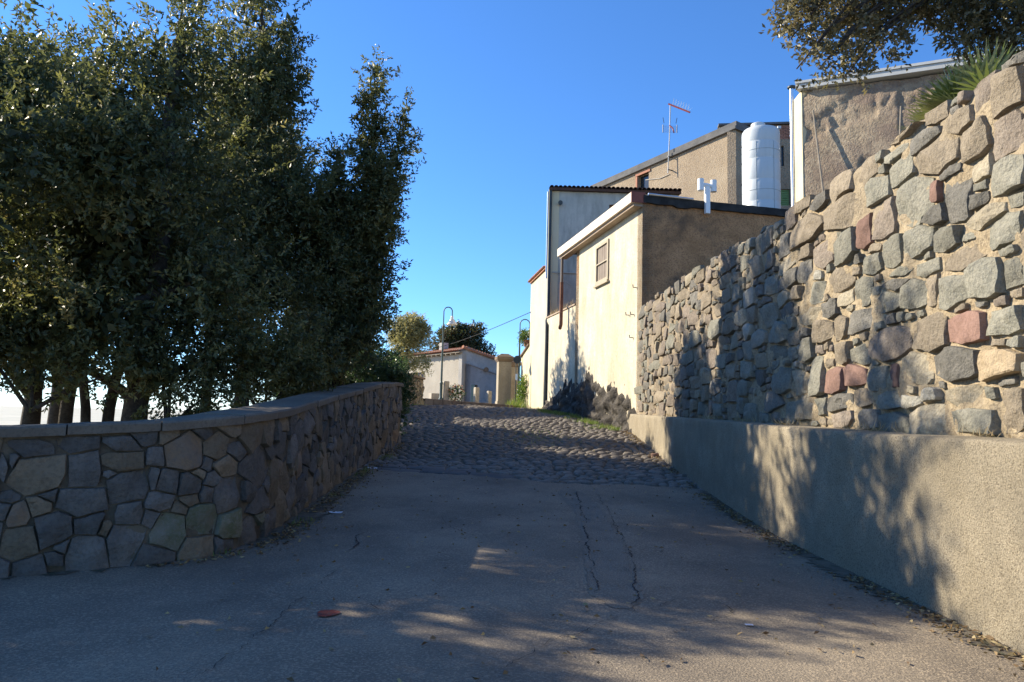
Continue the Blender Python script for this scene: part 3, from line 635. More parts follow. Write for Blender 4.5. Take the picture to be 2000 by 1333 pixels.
for q in LS:
    u, v, w_, h_, c = q.split(); u, v, w_, h_ = map(float, (u, v, w_, h_)); m_ = LP.hit(u, v); a = LP.hit(u-w_/2, v); b = LP.hit(u+w_/2, v); t = LP.hit(u, v-h_/2); bo = LP.hit(u, v+h_/2)
    if None in (m_, a, b, t, bo): continue
    seed.append((m_[0], m_[1], abs(a[0]-b[0])*1.04, abs(t[1]-bo[1])*1.04)); cols.append(c)
S = pack(seed, 1.5, LP.len-.05, lambda s: l_lo(s), lambda s: l_hi(s), [(.48, .34, .4), (.34, .25, .6), (.23, .17, .7), (.13, .10, .25)], 5000, tight=.80)
polys = cells(S, gap=.0015, grow=1.7, snap=.3, bound=lambda s: (l_lo(s)-.03, l_hi(s)+.01))
lw = thing('curved_stone_wall', (*LP.pos(8), l_lo(8)), 'low curved wall of fitted grey stones with concrete coping under the trees', 'wall')
V = []; NS = 150
for i in range(NS+1):
    s = LP.len*i/NS; p = LP.pos(s); n = LP.nrm(s); lo = l_lo(s)-.15; hi = l_hi(s)+.005
    for (off, z) in ((-.015, lo), (-.015, lo+(hi-lo)*.33), (-.015, lo+(hi-lo)*.66), (-.015, hi), (-.42, hi), (-.42, lo)):
        q = p+n*(off+(.012*mn.noise(Vector((s*5, z*5, 0))) if off > -.1 else 0)); V.append((q[0], q[1], z))
Fc = [(i*6+k, (i+1)*6+k, (i+1)*6+k+1, i*6+k+1) for i in range(NS) for k in range(5)]+[tuple(NS*6+k for k in range(6))]
MB().add(V, Fc).build('wall_core', M['joint'], lw)
items = []
for i, p in enumerate(polys):
    if p is None: continue
    e = p.max(0)-p.min(0)
    if e[0]*e[1] < .002: continue
    c = cols[i] if i < len(cols) else rnd.choice(['lg']*7+['lb']*4+['lo']*(rnd.random() < .25)); x, y = LP.pos(S[i, 0])
    items.append((e[0]*e[1]/max(3, y)**(2 if y < 7 else 3)*(5 if y < 7 else 1)*(.02 if x < -4.4 else 1), i, p, c))
items.sort(key=lambda t: -t[0]); mass = MB(); SL = ['lg', 'lb', 'lo', 'lm']
for r_, (ar, i, p, c) in enumerate(items):
    sz = math.sqrt(np.prod(p.max(0)-p.min(0)))
    V, Fc = stone(p, rnd.uniform(.018, .05), n=18 if r_ < 300 else 8, seed=500+i, rough=.9, flat=.6, ero=.75); W = []
    for s, z, d in V:
        s = min(max(s, 0), LP.len); q = LP.pos(s)+LP.nrm(s)*d; W.append((q[0], q[1], z))
    if r_ < 300: MB().add(W, Fc).build('wall_stone', M[c], lw, smooth=40)
    else: mass.add(W, Fc, SL.index(c))
if mass.v: mass.build('wall_stone_mass', [M[k] for k in SL], lw, smooth=40, kind='stuff')
s = .6
while s < LP.len-.1:
    e = min(s+rnd.uniform(.6, .8), LP.len+.06)
    if LP.len-e < .3: e = LP.len+.05
    k = 6; V = []
    tilt = rnd.uniform(-.006, .006); pro = rnd.uniform(-.012, .012)
    for i in range(k+1):
        t = s+.006+(e-s-.012)*i/k; tt = min(t, LP.len); p = LP.pos(tt); n = LP.nrm(tt); d = np.array([-n[1], n[0]])
        if t > LP.len: p = p+d*(t-LP.len)*1.0
        z = l_hi(tt)+tilt
        for off, dz in ((.055, 0), (.06, .065), (.045, .082), (-.47, .085), (-.49, .065), (-.48, 0)):
            q = p+n*(off+pro+rnd.uniform(-.004, .004)); V.append((q[0], q[1], z+dz+rnd.uniform(-.002, .002)))
    Fc = [(i*6+a, (i+1)*6+a, (i+1)*6+(a+1) % 6, i*6+(a+1) % 6) for i in range(k) for a in range(6)]+[(5, 4, 3, 2, 1, 0)[::-1], tuple(k*6+a for a in range(6))]
    MB().add(V, Fc).build('coping_slab', M['coping'], lw, smooth=30); s = e

# ---- low stone wall farther up on the left
W2 = Path(np.array([(-5.0, 22.5), (-4.75, 26), (-4.3, 31), (-4.05, 33.2)]), 1)
w2 = thing('upper_garden_wall', (-4.05, 33.2, 1.8), 'short rough stone wall with thin coping beyond the dark shrub', 'wall')
hi2 = lambda s: 2.9+.0*s; lo2 = lambda s: gz(*W2.pos(s))-.02
mb = MB(); mb.prism([tuple(W2.pos(0)), tuple(W2.pos(W2.len)), tuple(W2.pos(W2.len)-np.array([.45, 0])), tuple(W2.pos(0)-np.array([.45, 0]))], 1.0, 2.93); mb.build('wall_core', M['joint'], w2)
S2 = pack([], 0, W2.len, lo2, hi2, [(.4, .26, .3), (.26, .18, .6), (.15, .12, .6)], 1500, tight=.8); pp = cells(S2, 4, .008, 1.4, bound=lambda s: (lo2(s)-.02, 2.92))
for i, p in enumerate(pp):
    if p is None or np.prod(p.max(0)-p.min(0)) < .004: continue
    V, Fc = stone(p, rnd.uniform(.03, .07), n=10, seed=900+i); W = []
    for s, z, d in V:
        q = W2.pos(s)+W2.nrm(s)*d; W.append((q[0], q[1], z))
    MB().add(W, Fc).build('wall_stone', M[rnd.choice(['rb', 'rt', 'rb', 'rg'])], w2, smooth=40)
for i in range(8):      # end face stones
    z = 1.85+(i//2)*.27; x = -4.16-(i % 2)*.2; MB().box((x, 33.22, z+.12), (.18+.03*rnd.random(), .1, .22), (1, 0)).build('wall_stone', M[rnd.choice(['rb', 'rt'])], w2)
a, b = W2.pos(0), W2.pos(W2.len); n_ = W2.nrm(3)
MB().prism([tuple(a+n_*.08), tuple(b+n_*.08+np.array([0, .1])), tuple(b-n_*.52+np.array([0, .1])), tuple(a-n_*.52)], 2.934, 3.03).build('coping_slab', M['capstone'], w2)

# ------------------------------------------------------------------ hillside behind the rubble wall
xs = list(np.arange(3.85, 12, .8))+[13, 15, 18, 24, 34, 60]; ys = [-20, -8, -2]+list(np.arange(1, 21, 1.0))+[20.6, 24, 28, 32, 38, 46, 60, 90]
def hz(x, y): return w_hi(min(max(y, 2), 19))-.16+.13*(x-3.85)*min(1, (x-3.85)/4)+.06*fbm((x, y, 0), 3)
V = [(x, y, hz(x, y)) for y in ys for x in xs]; nx = len(xs)
Fc = [(j*nx+i, j*nx+i+1, (j+1)*nx+i+1, (j+1)*nx+i) for j in range(len(ys)-1) for i in range(nx-1) if not (ys[j+1] > 20.7 and xs[i] < 9.3) and not (ys[j+1] > 19.6 and xs[i] < 9.0 and ys[j+1] > 20.5)]
setp(MB().add(V, Fc).build('hillside', M['earth'], smooth=180), kind='structure')

# ------------------------------------------------------------------ buildings
def wall_mesh(mb, p0, p1, z0, z1, th, opens=(), mi=0, z1b=None, seg=None):
    """vertical wall from p0 to p1 (outer face on the right of p0->p1), openings (a0,a1,b0,b1) in metres along / height; real reveals"""
    p0 = np.array(p0, float); p1 = np.array(p1, float); L = np.linalg.norm(p1-p0); d = (p1-p0)/L; n = np.array([d[1], -d[0]]); z1b = z1 if z1b is None else z1b
    A = sorted(set([0, L]+[q for o in opens for q in o[:2]])); B = sorted(set([z0, z1]+[q for o in opens for q in o[2:]]))
    top = lambda a: z1+(z1b-z1)*a/L
    def P(a, z, off):
        if z >= z1: z = top(a)
        q = p0+d*a-n*off; return (q[0], q[1], z)
    for i in range(len(A)-1):
        for j in range(len(B)-1):
            ca, cb = (A[i]+A[i+1])/2, (B[j]+B[j+1])/2
            if any(o[0] < ca < o[1] and o[2] < cb < o[3] for o in opens): continue
            a0, a1, b0, b1 = A[i], A[i+1], B[j], B[j+1]
            mb.add([P(a0, b0, 0), P(a1, b0, 0), P(a1, b1, 0), P(a0, b1, 0)], [(0, 1, 2, 3)], mi)
            mb.add([P(a0, b0, th), P(a1, b0, th), P(a1, b1, th), P(a0, b1, th)], [(3, 2, 1, 0)], mi)
    for a0, a1, b0, b1 in opens:
        for q in (((a0, b0), (a1, b0)), ((a1, b0), (a1, b1)), ((a1, b1), (a0, b1)), ((a0, b1), (a0, b0))):
            mb.add([P(*q[0], 0), P(*q[1], 0), P(*q[1], th), P(*q[0], th)], [(0, 1, 2, 3)], mi)
    mb.add([P(0, z1, 0), P(L, z1, 0), P(L, z1, th), P(0, z1, th)], [(0, 1, 2, 3)], mi)
    for a in (0, L): mb.add([P(a, z0, 0), P(a, z1, 0), P(a, z1, th), P(a, z0, th)], [(0, 1, 2, 3)], mi)
    return d, n
def pxz(u, v, p0, p1): P = on_line(u, v, p0, p1); return np.linalg.norm(P[:2]-np.array(p0[:2])), P[2]

# ---- house A: yellow stucco front along the road, dark gable towards us
ZA = 7.55; a1 = C0+A_*6.0; gEnd = C0+G_*5.9
hA = thing('stucco_house', (C0[0], C0[1], 1.0), 'yellow stucco house with brown gable and flat roof above the rubble wall', 'house')
# facade faces the road (left); run it far -> near so its outer side is the road side
o0 = pxz(1166, 520, C0, a1)[0]; o1 = pxz(1188.5, 520, C0, a1)[0]; zt = pxz(1177, 478, C0, a1)[1]; zb_ = pxz(1177, 549, C0, a1)[1]
Lf = np.linalg.norm(a1-C0); wo_ = (Lf-o0, Lf-o1)
mb = MB(); d_, nA = wall_mesh(mb, a1, C0, .9, ZA, .35, [(min(wo_), max(wo_), zb_, zt)]); mb.build('front_wall', M['stucco'], hA)
win = MB(); wa, wb = min(wo_), max(wo_); pw = lambda a, z, off: (*(a1+d_*a-nA*off), z)
def wbox(mb, a0, a1_, z0, z1, o0_, o1_):
    V = [pw(a, z, o) for o in (o0_, o1_) for a, z in ((a0, z0), (a1_, z0), (a1_, z1), (a0, z1))]
    mb.add(V, [(0, 1, 2, 3), (7, 6, 5, 4), (0, 4, 5, 1), (1, 5, 6, 2), (2, 6, 7, 3), (3, 7, 4, 0)])
fr = MB(); t_ = .05
for q in ((wa-.05, wa+t_, zb_-.05, zt+.05), (wb-t_, wb+.05, zb_-.05, zt+.05), (wa+t_, wb-t_, zt-t_, zt+.05), (wa+t_, wb-t_, zb_-.08, zb_+t_), (wa+t_, wb-t_, (zb_+zt)/2-.02, (zb_+zt)/2+.02)): wbox(fr, *q, -.045, .06)
fo = fr.build('window', M['frame'], hA)
m2 = MB(); wbox(m2, wa-.1, wb+.1, zb_-.14, zb_-.085, -.09, .02); m2.build('sill', M['frame'], fo)
ns = 9
for k in range(ns):
    a0 = wa+t_+(wb-wa-2*t_)*k/ns; m2 = MB(); wbox(m2, a0+.004, a0+(wb-wa-2*t_)/ns-.004, zb_+t_, zt-t_, .0 if k % 2 else .004, .03); m2.build('shutter_slat', M['blind'], fo)
# gable
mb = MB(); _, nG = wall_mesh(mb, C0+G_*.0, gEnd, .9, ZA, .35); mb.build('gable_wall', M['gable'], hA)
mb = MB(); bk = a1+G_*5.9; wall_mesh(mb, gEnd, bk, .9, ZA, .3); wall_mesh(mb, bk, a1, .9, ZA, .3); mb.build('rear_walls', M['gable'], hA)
r0, r1 = C0-nA*(-.0), C0+A_*7.25
roof = MB(); roof.prism([tuple(C0-A_*.06+nA*-.0), tuple(C0+G_*6.0-A_*.06), tuple(C0+G_*6.0+A_*7.2), tuple(C0+A_*7.2)], ZA+.004, ZA+.10); ro = roof.build('roof_slab', M['tar'], hA)
# uneven tar lip along the gable head
V = []; n = 40
for i in range(n+1):
    t = 5.95*i/n; b0 = C0+G_*t; lo = -.10+.03*mn.noise(Vector((t*3, 1, 0)))-.05*(1 if .9 < t < 1.4 else 0); out = .09+.012*mn.noise(Vector((t*4, 5, 0)))
    for o_, z in ((out, lo), (out, .12), (-.1, .15), (-.02, lo)): q = b0+nG*o_; V.append((q[0], q[1], ZA+z+.01*mn.noise(Vector((t*6, z, 3)))))
MB().add(V, [(i*4+k, (i+1)*4+k, (i+1)*4+(k+1) % 4, i*4+(k+1) % 4) for i in range(n) for k in range(4)]+[(0, 1, 2, 3), tuple(n*4+k for k in range(4))]).build('tar_lip', M['tar'], ro)
# boxed cornice over the front
def bar(name, p, q, z0, z1, n, o0_, o1_, mat, par):
    return MB().prism([tuple(p+n*o1_), tuple(q+n*o1_), tuple(q+n*o0_), tuple(p+n*o0_)], z0, z1).build(name, mat, par)
bar('cornice', C0-A_*.05, C0+A_*3.55, ZA-.10, ZA+.19, nA, .02, .36, M['cornice'], hA); bar('cornice', C0+A_*3.56, C0+A_*7.3, ZA-.10, ZA+.185, nA, .02, .36, M['cornice'], hA)
bar('soffit', C0+A_*.0, C0+A_*7.28, ZA-.19, ZA-.103, nA, .002, .27, M['soffit'], hA)
bar('end_cap', C0-A_*.075, C0-A_*.052, ZA-.11, ZA+.2, nA, -.06, .37, M['rustred'], hA)
g1 = C0+G_*.12; g2 = C0+G_*1.5
MB().tube([(*(g1+nG*.12), ZA+.15), (*(g2+nG*.12), ZA+.13)], .035, 8).build('gutter', M['steel'], hA)
# downpipe at the far end of the cornice
dp = C0+A_*7.05+nA*.24; zl = 4.72
MB().tube([(*dp, ZA-.19), (*dp, 6.4)], .05, 10).build('downpipe', M['blind'], hA, smooth=60)
MB().tube([(*dp, 6.42), (*dp, zl+.1), (*(dp+nA*.02), zl+.03), (*(dp-nA*.0-A_*-.12), zl-.03)], .066, 10).build('downpipe', M['rust'], hA, smooth=60)
# vent with a double cowl on the gable
P = on_line(1377, 420, C0, gEnd); Pt = on_line(1377, 368, C0, gEnd); vq = P[:2]+nG*.13
mb = MB().box((*vq, (P[2]+Pt[2])/2), (.135, .11, Pt[2]-P[2]), tuple(G_)); ve = mb.build('vent_pipe', M['white'], hA)
MB().tube([(*(vq-G_*.2), Pt[2]+.05), (*(vq+G_*.2), Pt[2]+.03)], .062, 10).build('vent_arm', M['white'], ve, smooth=60)
for s in (-1, 1):
    q = vq+G_*.20*s; z = Pt[2]+.04; h = .17
    MB().lathe((*q, z), [(.085, -h), (.092, -h), (.092, h), (.085, h), (.07, h-.005), (.07, -h+.02)], 14).build('vent_cowl', M['white'], ve, smooth=40)
    MB().lathe((*q, z), [(.069, -h+.022), (.069, -h+.03)], 14).build('cowl_mouth', M['tar'], ve)
for (u, v) in ((1236, 660), (1229, 616), (1243, 562), (1238, 615)):
    P = on_line(u, v, C0, a1); h_ = MB(); h_.tube([(*(P[:2]), P[2]), (*(P[:2]+nA*.10), P[2]), (*(P[:2]+nA*.11), P[2]+.08)], .014, 6); h_.build('wall_hook', M['darkmetal'], hA)
# lava rock at the foot
ts = np.linspace(-.05, 9.9, 110); zbs = lambda t: float(np.interp(t, [-.1, .5, 1.2, 2.1, 3, 4.5, 5.5, 6.9, 8.2, 9.3, 10], [1.55, 1.8, 2.3, 2.7, 2.5, 3.15, 2.7, 2.85, 2.3, 2.2, 2.1]))
V = []; NZ = 46
for j in range(NZ+1):
    for t in ts:
        b0 = C0+A_*t; lo = gz(*b0)-.2; zb2 = zbs(t)-.05+.35*mn.noise(Vector((t*2.1, 0, 7)))+.22*mn.noise(Vector((t*7, 0, 3))); z = lo+(zb2+.12-lo)*j/NZ
        k = (zb2-z)/(zb2-lo); cell = mn.voronoi(Vector((t*2.2, z*2.0, 1)))[0]; cr = (cell[1]-cell[0])
        p = -.03+.20*max(0, k)**1.2+.22*min(cr, .5)*min(1, max(0, k*5))+.16*mn.noise(Vector((t*3, z*3, 9)))*min(1, max(0, k*5))+.04*mn.noise(Vector((t*9, z*9, 9)))*min(1, max(0, k*8))
        q = b0+nA*p; V.append((q[0], q[1], z))
n = len(ts); MB().add(V, [(j*n+i+1, j*n+i, (j+1)*n+i, (j+1)*n+i+1) for j in range(NZ) for i in range(n-1)]).build('rock_base', M['rockdark'], hA, smooth=45)

# ---- courtyard wall continuing the facade line
cw = thing('courtyard_wall', (*(C0+A_*8), 1.4), 'lower stucco courtyard wall between the yellow house and the corner downpipe', 'wall')
mb = MB(); wall_mesh(mb, C0+A_*9.87, C0+A_*6.03, 1.0, 5.42, .28); mb.build('wall_body', M['stucco'], cw)
MB().prism([tuple(C0+A_*9.9+nA*.04), tuple(C0+A_*6.05+nA*.04), tuple(C0+A_*6.05-nA*.32), tuple(C0+A_*9.9-nA*.32)], 5.425, 5.48).build('coping', M['soffit'], cw)

# ---- house B: tall stained white house behind
hB = thing('tall_stained_house', (1.55, 30, 1.5), 'tall white rendered house with grey stains and brown roof tiles', 'house')
b0, b1, b2, b3 = np.array([1.52, 30.]), np.array([7.0, 30.1]), np.array([7.0, 36.]), np.array([2.1, 37.])
bw = pxz(1190, 400, b0, b1); bw2 = pxz(1216, 428, b0, b1); ZB = pxz(1090, 374, b0, b1)[1]
mb = MB(); wall_mesh(mb, b0, b1, 1.2, ZB, .35, [(bw[0], bw2[0], bw2[1], bw[1])]); mb.build('front_wall', M['greywall'], hB)
mb = MB(); wall_mesh(mb, b1, b2, 1.2, ZB, .35); wall_mesh(mb, b2, b3, 1.2, ZB, .35); mb.build('rear_walls', M['greywall'], hB)
mb = MB(); wall_mesh(mb, b3, b0, 1.2, ZB, .35); mb.build('side_wall', M['stucco2'], hB)
wn = MB().box((b0[0]+(bw[0]+bw2[0])/2, 30.15, (bw[1]+bw2[1])/2), (bw2[0]-bw[0]-.02, .06, bw[1]-bw2[1]-.02)).build('window', M['brownframe'], hB)
MB().box((b0[0]+(bw[0]+bw2[0])/2, 30.11, (bw[1]+bw2[1])/2-.1), ((bw2[0]-bw[0])*.7, .02, (bw[1]-bw2[1])*.6)).build('pane', M['window'], wn)
rB = MB().prism([(b0[0]-.1, 29.82), (7.1, 29.92), (7.1, 36.2), (2.0, 37.2)], [ZB+.004, ZB+.004, ZB+.9, ZB+.9], [ZB+.12, ZB+.12, ZB+1.0, ZB+1.0]).build('roof', M['browntile'], hB)
nt_ = 30
for i in range(nt_):
    x = b0[0]-.08+(7.08-b0[0]+.08)*(i+.5)/nt_; y0 = 29.76; V = []; k = 6; wd = .5*(7.16-b0[0])/nt_*1.04
    for yy, zz in ((y0, ZB+.10), (y0+1.1, ZB+.27)):
        for rr in (wd, wd-.018):
            for j in range(k+1): a = math.pi*j/k; V.append((x+rr*math.cos(a), yy, zz+rr*math.sin(a)))
    m = k+1; Fc = [(j, j+1, 2*m+j+1, 2*m+j) for j in range(k)]+[(j+1, j, m+j, m+j+1) for j in range(k)]
    MB().add(V, Fc).build('roof_tile', M['browntile'], rB)
MB().tube([(b0[0]-.04, 29.93, ZB+.05), (b0[0]-.04, 29.93, 5.6), (b0[0]-.1, 29.6, 5.3), (b0[0]-.12, 29.25, 5.15), (b0[0]-.12, 29.25, 1.6)], .075, 10).build('downpipe', M['darkmetal'], hB, smooth=60)
MB().tube([(b0[0]-.14, 29.95, ZB-.05), (b0[0]-.14, 29.95, 7.2)], .035, 8).build('conduit', M['steel'], hB, smooth=60)
P = on_line(1094, 398, b0, b1); MB().tube([(P[0], 30.0, P[2]), (P[0], 29.8, P[2]-.02)], [.07, .10], 14).build('vent', M['darkmetal'], hB, smooth=50)
P = on_line(1092, 533, b0, b1); MB().box((P[0]+.5, 29.97, P[2]), (1.6, .05, .05)).build('string_course', M['greywall'], hB)
MB().tube([(P[0]-.2, 29.93, P[2]+.0), (P[0]+.5, 29.93, P[2]-.55)], .012, 5).build('conduit', M['cable'], hB)

# ---- house C: smaller sunlit house beyond
hC = thing('small_yellow_house', (1.2, 32, 1.7), 'small plain yellow house with red tile edge beyond the tall house', 'house')
c0, c1 = np.array([1.43, 30.45]), np.array([.85, 34.1]); dC = (c1-c0)/np.linalg.norm(c1-c0); ZC = 7.72
mb = MB(); _, nC = wall_mesh(mb, c1, c0, 1.3, ZC, .3); mb.build('front_wall', M['stucco2'], hC)
mb = MB(); wall_mesh(mb, np.array([2.0, 37.5]), c1, 1.3, ZC, .3); mb.build('side_wall', M['stucco2'], hC)
rC = MB().prism([tuple(c0+nC*.08), tuple(c1+nC*.08), (2.0, 37.3), (1.9, 37.0)], [ZC+.003]*2+[ZC+.7]*2, [ZC+.06]*2+[ZC+.76]*2).build('roof', M['terracotta'], hC)
L = np.linalg.norm(c1-c0)
for i in range(20):
    p = c0+dC*(L*(i+.5)/20); V = []
    for off, dz in ((.17, .05), (-.3, .16)):
        for rr in (.095, .078):
            for j in range(6): a = math.pi*j/5; q = p+nC*off+dC*rr*math.cos(a); V.append((q[0], q[1], ZC+dz+rr*math.sin(a)))
    MB().add(V, [(j, j+1, 12+j+1, 12+j) for j in range(5)]+[(j+1, j, 6+j, 6+j+1) for j in range(5)]).build('roof_tile', M['terracotta'], rC)
# garden wall D with a flower pot on its end
gd = thing('stepped_garden_wall', (.65, 35.2, 1.8), 'pale garden wall with sloping top and climbing weeds past the small yellow house', 'wall')
d0, d1 = np.array([.845, 34.13]), np.array([.50, 36.6]); mb = MB(); wall_mesh(mb, d1, d0, 1.3, 4.35, .25, z1b=4.75); mb.build('wall_body', M['stucco2'], gd)
nD = np.array([-(d1-d0)[1], (d1-d0)[0]])/np.linalg.norm(d1-d0)
MB().prism([tuple(d0+nD*.09), tuple(d1+nD*.09), tuple(d1-nD*.3), tuple(d0-nD*.3)], [4.755, 4.355, 4.355, 4.755], [4.84, 4.44, 4.44, 4.84]).build('coping', M['capstone'], gd)

# ---- house G: big tan roughcast wall with dark coping (antenna wall)
hG = thing('roughcast_house', (7, 37, 6), 'tan roughcast house with dark sloping coping carrying the antenna', 'house')
G0, G1 = at(1437, 240, 32.0), at(1160, 363, 41.5); g0 = G0[:2]; g1_ = G1[:2]; zg0, zg1 = G0[2]-.35, G1[2]-.35
w0 = pxz(1246, 345, g1_, g0); w1 = pxz(1267, 372, g1_, g0)
mb = MB(); dG, nGG = wall_mesh(mb, g1_, g0, 3, zg1, .4, [(w0[0], w1[0], w1[1], w0[1])], z1b=zg0); mb.build('front_wall', M['roughcast'], hG)
back = g0+np.array([3.2, 4.5])
mb = MB(); wall_mesh(mb, g0, back, 3, zg0, .4, z1b=zg0-2.5); mb.build('end_wall', M['roughcast'], hG)
q0, q1 = g1_-dG*.3, g0+dG*.12
MB().prism([tuple(q0+nGG*.16), tuple(q1+nGG*.16), tuple(q1-nGG*1.3), tuple(q0-nGG*1.3)], [zg1+.01, zg0+.01, zg0-.12, zg1-.12], [zg1+.15, zg0+.15, zg0+.02, zg1+.02]).build('roof_slab', M['greycoping'], hG)
MB().prism([tuple(q0+nGG*.1), tuple(q1+nGG*.1), tuple(q1-nGG*1.2), tuple(q0-nGG*1.2)], [zg1+.155, zg0+.155, zg0+.03, zg1+.03], [zg1+.38, zg0+.38, zg0+.26, zg1+.26]).build('coping', M['greycoping'], hG)
wl = (w0[0]+w1[0])/2; wp = g1_+dG*wl; wz = (w0[1]+w1[1])/2
fo = MB(); fo.box((*(wp+nGG*.0-nGG*.02), w0[1]+.06), (w1[0]-w0[0]+.3, .16, .12), tuple(dG)); fo.box((*(g1_+dG*(w0[0]-.07)-nGG*.02), wz-.01), (.13, .15, w0[1]-w1[1]-.02), tuple(dG)); wG = fo.build('window', M['brick'], hG)
MB().box((*(wp-nGG*.22), wz), (w1[0]-w0[0]-.03, .05, w0[1]-w1[1]-.03), tuple(dG)).build('pane', M['window'], wG)
P = on_line(1262, 352, g1_, g0); Q = on_line(1308, 341, g1_, g0); R_ = on_line(1290, 349, g1_, g0)
MB().tube([(*(p[:2]+nGG*.03), p[2]) for p in (P, R_, Q)], .022, 5).build('cable_run', M['cable'], hG)
# antenna on its mast
mb_ = on_line(1313, 341, g1_, g0); mt = on_line(1322, 203, g1_, g0); base = np.array([*(mb_[:2]+nGG*.30), mb_[2]]); top = np.array([*(mb_[:2]+nGG*.30), mt[2]])
an = thing('tv_antenna', tuple(base), 'thin steel mast with red boom TV antenna on the roughcast house', 'antenna')
top = top+np.array([.12, 0, 0])
MB().tube([base, (base+top)/2+np.array([.02, 0, 0]), top], .026, 8).build('mast', M['greyfascia'], an)
for dz in (.2, .9): MB().tube([(*(mb_[:2]), base[2]+dz), (*(base[:2]), base[2]+dz)], .03, 6).build('bracket', M['darkmetal'], an)
bd = np.array([.62, -.45, -.48]); bd /= np.linalg.norm(bd); be = top+bd*1.25
bo_ = MB().tube([top-bd*.12, be], .045, 8).build('boom', M['redboom'], an)
side = np.cross(bd, (0, 0, 1)); side /= np.linalg.norm(side); upv = np.cross(side, bd)
for k in range(7):
    c = top+bd*(.15+.16*k); MB().tube([c-upv*.0+upv*-.02, c+upv*.30+side*.22], .007, 4).build('element', M['steel'], bo_); MB().tube([c, c+upv*.30-side*.22], .007, 4).build('element', M['steel'], bo_)
gc = base+(top-base)*.66
for s in (-.36, .36): MB().tube([gc+np.array([s, -.1, -.3]), gc+np.array([s, -.1, .12])], .022, 6).build('panel_edge', M['darkmetal'], an)
for k in range(7): MB().tube([gc+np.array([-.36, -.1, -.28+.055*k]), gc+np.array([.36, -.1, -.28+.055*k])], .006, 4).build('panel_wire', M['steel'], an)
for s in (-.36, .36): MB().tube([gc+np.array([s*.85, -.1, .2]), gc+np.array([s, -.1, .5])], .016, 5).build('panel_edge', M['darkmetal'], an)
MB().tube([gc+np.array([-.02, -.1, .08]), gc+np.array([.12, -.22, -.12]), gc+np.array([.16, -.3, -.38])], .035, 6).build('dipole', M['redboom'], an)

# ---- house H: narrow piece of wall behind the tank, brick head, green shutter
hH = thing('brick_topped_house', (11.5, 34, 6), 'tan house wall with red brick head and green shutter behind the tank', 'house')
h0, h1 = np.array([10.0, 34.2]), np.array([14.5, 33.6]); zh = at(1530, 247, 34)[2]
ow = (pxz(1526, 300, h0, h1)[0], pxz(1531, 300, h0, h1)[0], pxz(1528, 325, h0, h1)[1], pxz(1528, 285, h0, h1)[1])
os_ = (pxz(1521, 380, h0, h1)[0], pxz(1543, 380, h0, h1)[0], pxz(1530, 402, h0, h1)[1], pxz(1530, 370, h0, h1)[1])
mb = MB(); dH, nH = wall_mesh(mb, h0, h1, 4, zh-.75, .35, [ow, os_]); mb.build('front_wall', M['roughcast'], hH)
hp = lambda a, z, off=0: (*(h0+dH*a+nH*off), z)
for r_ in range(9):
    for k in range(16):
        a = 1.0+.24*k+(.12 if r_ % 2 else 0)
        if a < 4.3: MB().box(hp(a, zh-.70+.078*r_, -.12+rnd.uniform(-.012, .012)), (.225, .2, .064), tuple(dH)).build('brick', M['brick'], hH)
mb = MB(); mb.box(hp(2.2, zh-.375, -.17), (4.4, .22, .74), tuple(dH)); mb.build('mortar_core', M['oldmortar'], hH)
MB().box(hp(2.2, zh+.06, -.12), (4.5, .42, .10), tuple(dH)).build('coping', M['greycoping'], hH)
MB().box(hp((ow[0]+ow[1])/2, (ow[2]+ow[3])/2, -.15), (ow[1]-ow[0]-.01, .05, ow[3]-ow[2]-.01), tuple(dH)).build('window', M['window'], hH)
sh = MB().box(hp((os_[0]+os_[1])/2, (os_[2]+os_[3])/2, -.16), (os_[1]-os_[0]-.01, .03, os_[3]-os_[2]-.01), tuple(dH)).build('shutter', M['green'], hH)
for k in range(9): MB().box(hp((os_[0]+os_[1])/2, os_[2]+.05+(os_[3]-os_[2]-.1)*k/8, -.11), (os_[1]-os_[0]-.08, .05, .045), tuple(dH)).build('slat', M['green'], sh)

# ---- house F: crumbling wall with grey metal fascia, upper right
hF = thing('crumbling_house', (12, 22.5, 4.5), 'crumbling bare-rendered house wall under a grey metal fascia', 'house')
F0, F1 = at(1567, 178, 24.5), at(1960, 128, 20.6); f0, f1 = F0[:2], F1[:2]; dF = (f1-f0)/np.linalg.norm(f1-f0); nF = np.array([dF[1], -dF[0]]); LF = np.linalg.norm(f1-f0)
NX_, NZ_ = 90, 70; V = []
for j in range(NZ_+1):
    for i in range(NX_+1):
        a = LF*i/NX_; zt_ = F0[2]+(F1[2]-F0[2])*i/NX_; z = 4+(zt_-4)*j/NZ_
        big = mn.noise(Vector((a*.55, z*.7, 4)))+.35*mn.noise(Vector((a*1.7, z*1.7, 2))); cl = mn.voronoi(Vector((a*2.4, z*2.6, 3)))[0]; exp_ = 1 if big > .05 else 0
        d = .015*mn.noise(Vector((a*2, z*2, 6)))+.012*mn.noise(Vector((a*8, z*8, 6)))-(.09-.14*min(.5, cl[1]-cl[0]))*exp_-(.05 if a > LF*.52 else 0)
        q = f0+dF*a+nF*d; V.append((q[0], q[1], z))
n = NX_+1; MB().add(V, [(j*n+i, j*n+i+1, (j+1)*n+i+1, (j+1)*n+i) for j in range(NZ_) for i in range(NX_)]).build('front_wall', M['rubbleface'], hF, smooth=60)
sd = np.array([f0[0]+.02, f0[1]+.95])
mb = MB(); wall_mesh(mb, sd, f0+nF*.02-dF*.02, 4, F0[2]+.02, .3); mb.build('side_wall', M['cream'], hF)
MB().prism([tuple(f0+dF*.0-nF*.12), tuple(f1-nF*.12), tuple(f1-nF*4), tuple(f0-nF*4+dF*2.2)], 4, [F0[2]-.05, F1[2]-.05, F1[2]-.05, F0[2]-.05]).build('core', M['rubbleface'], hF)
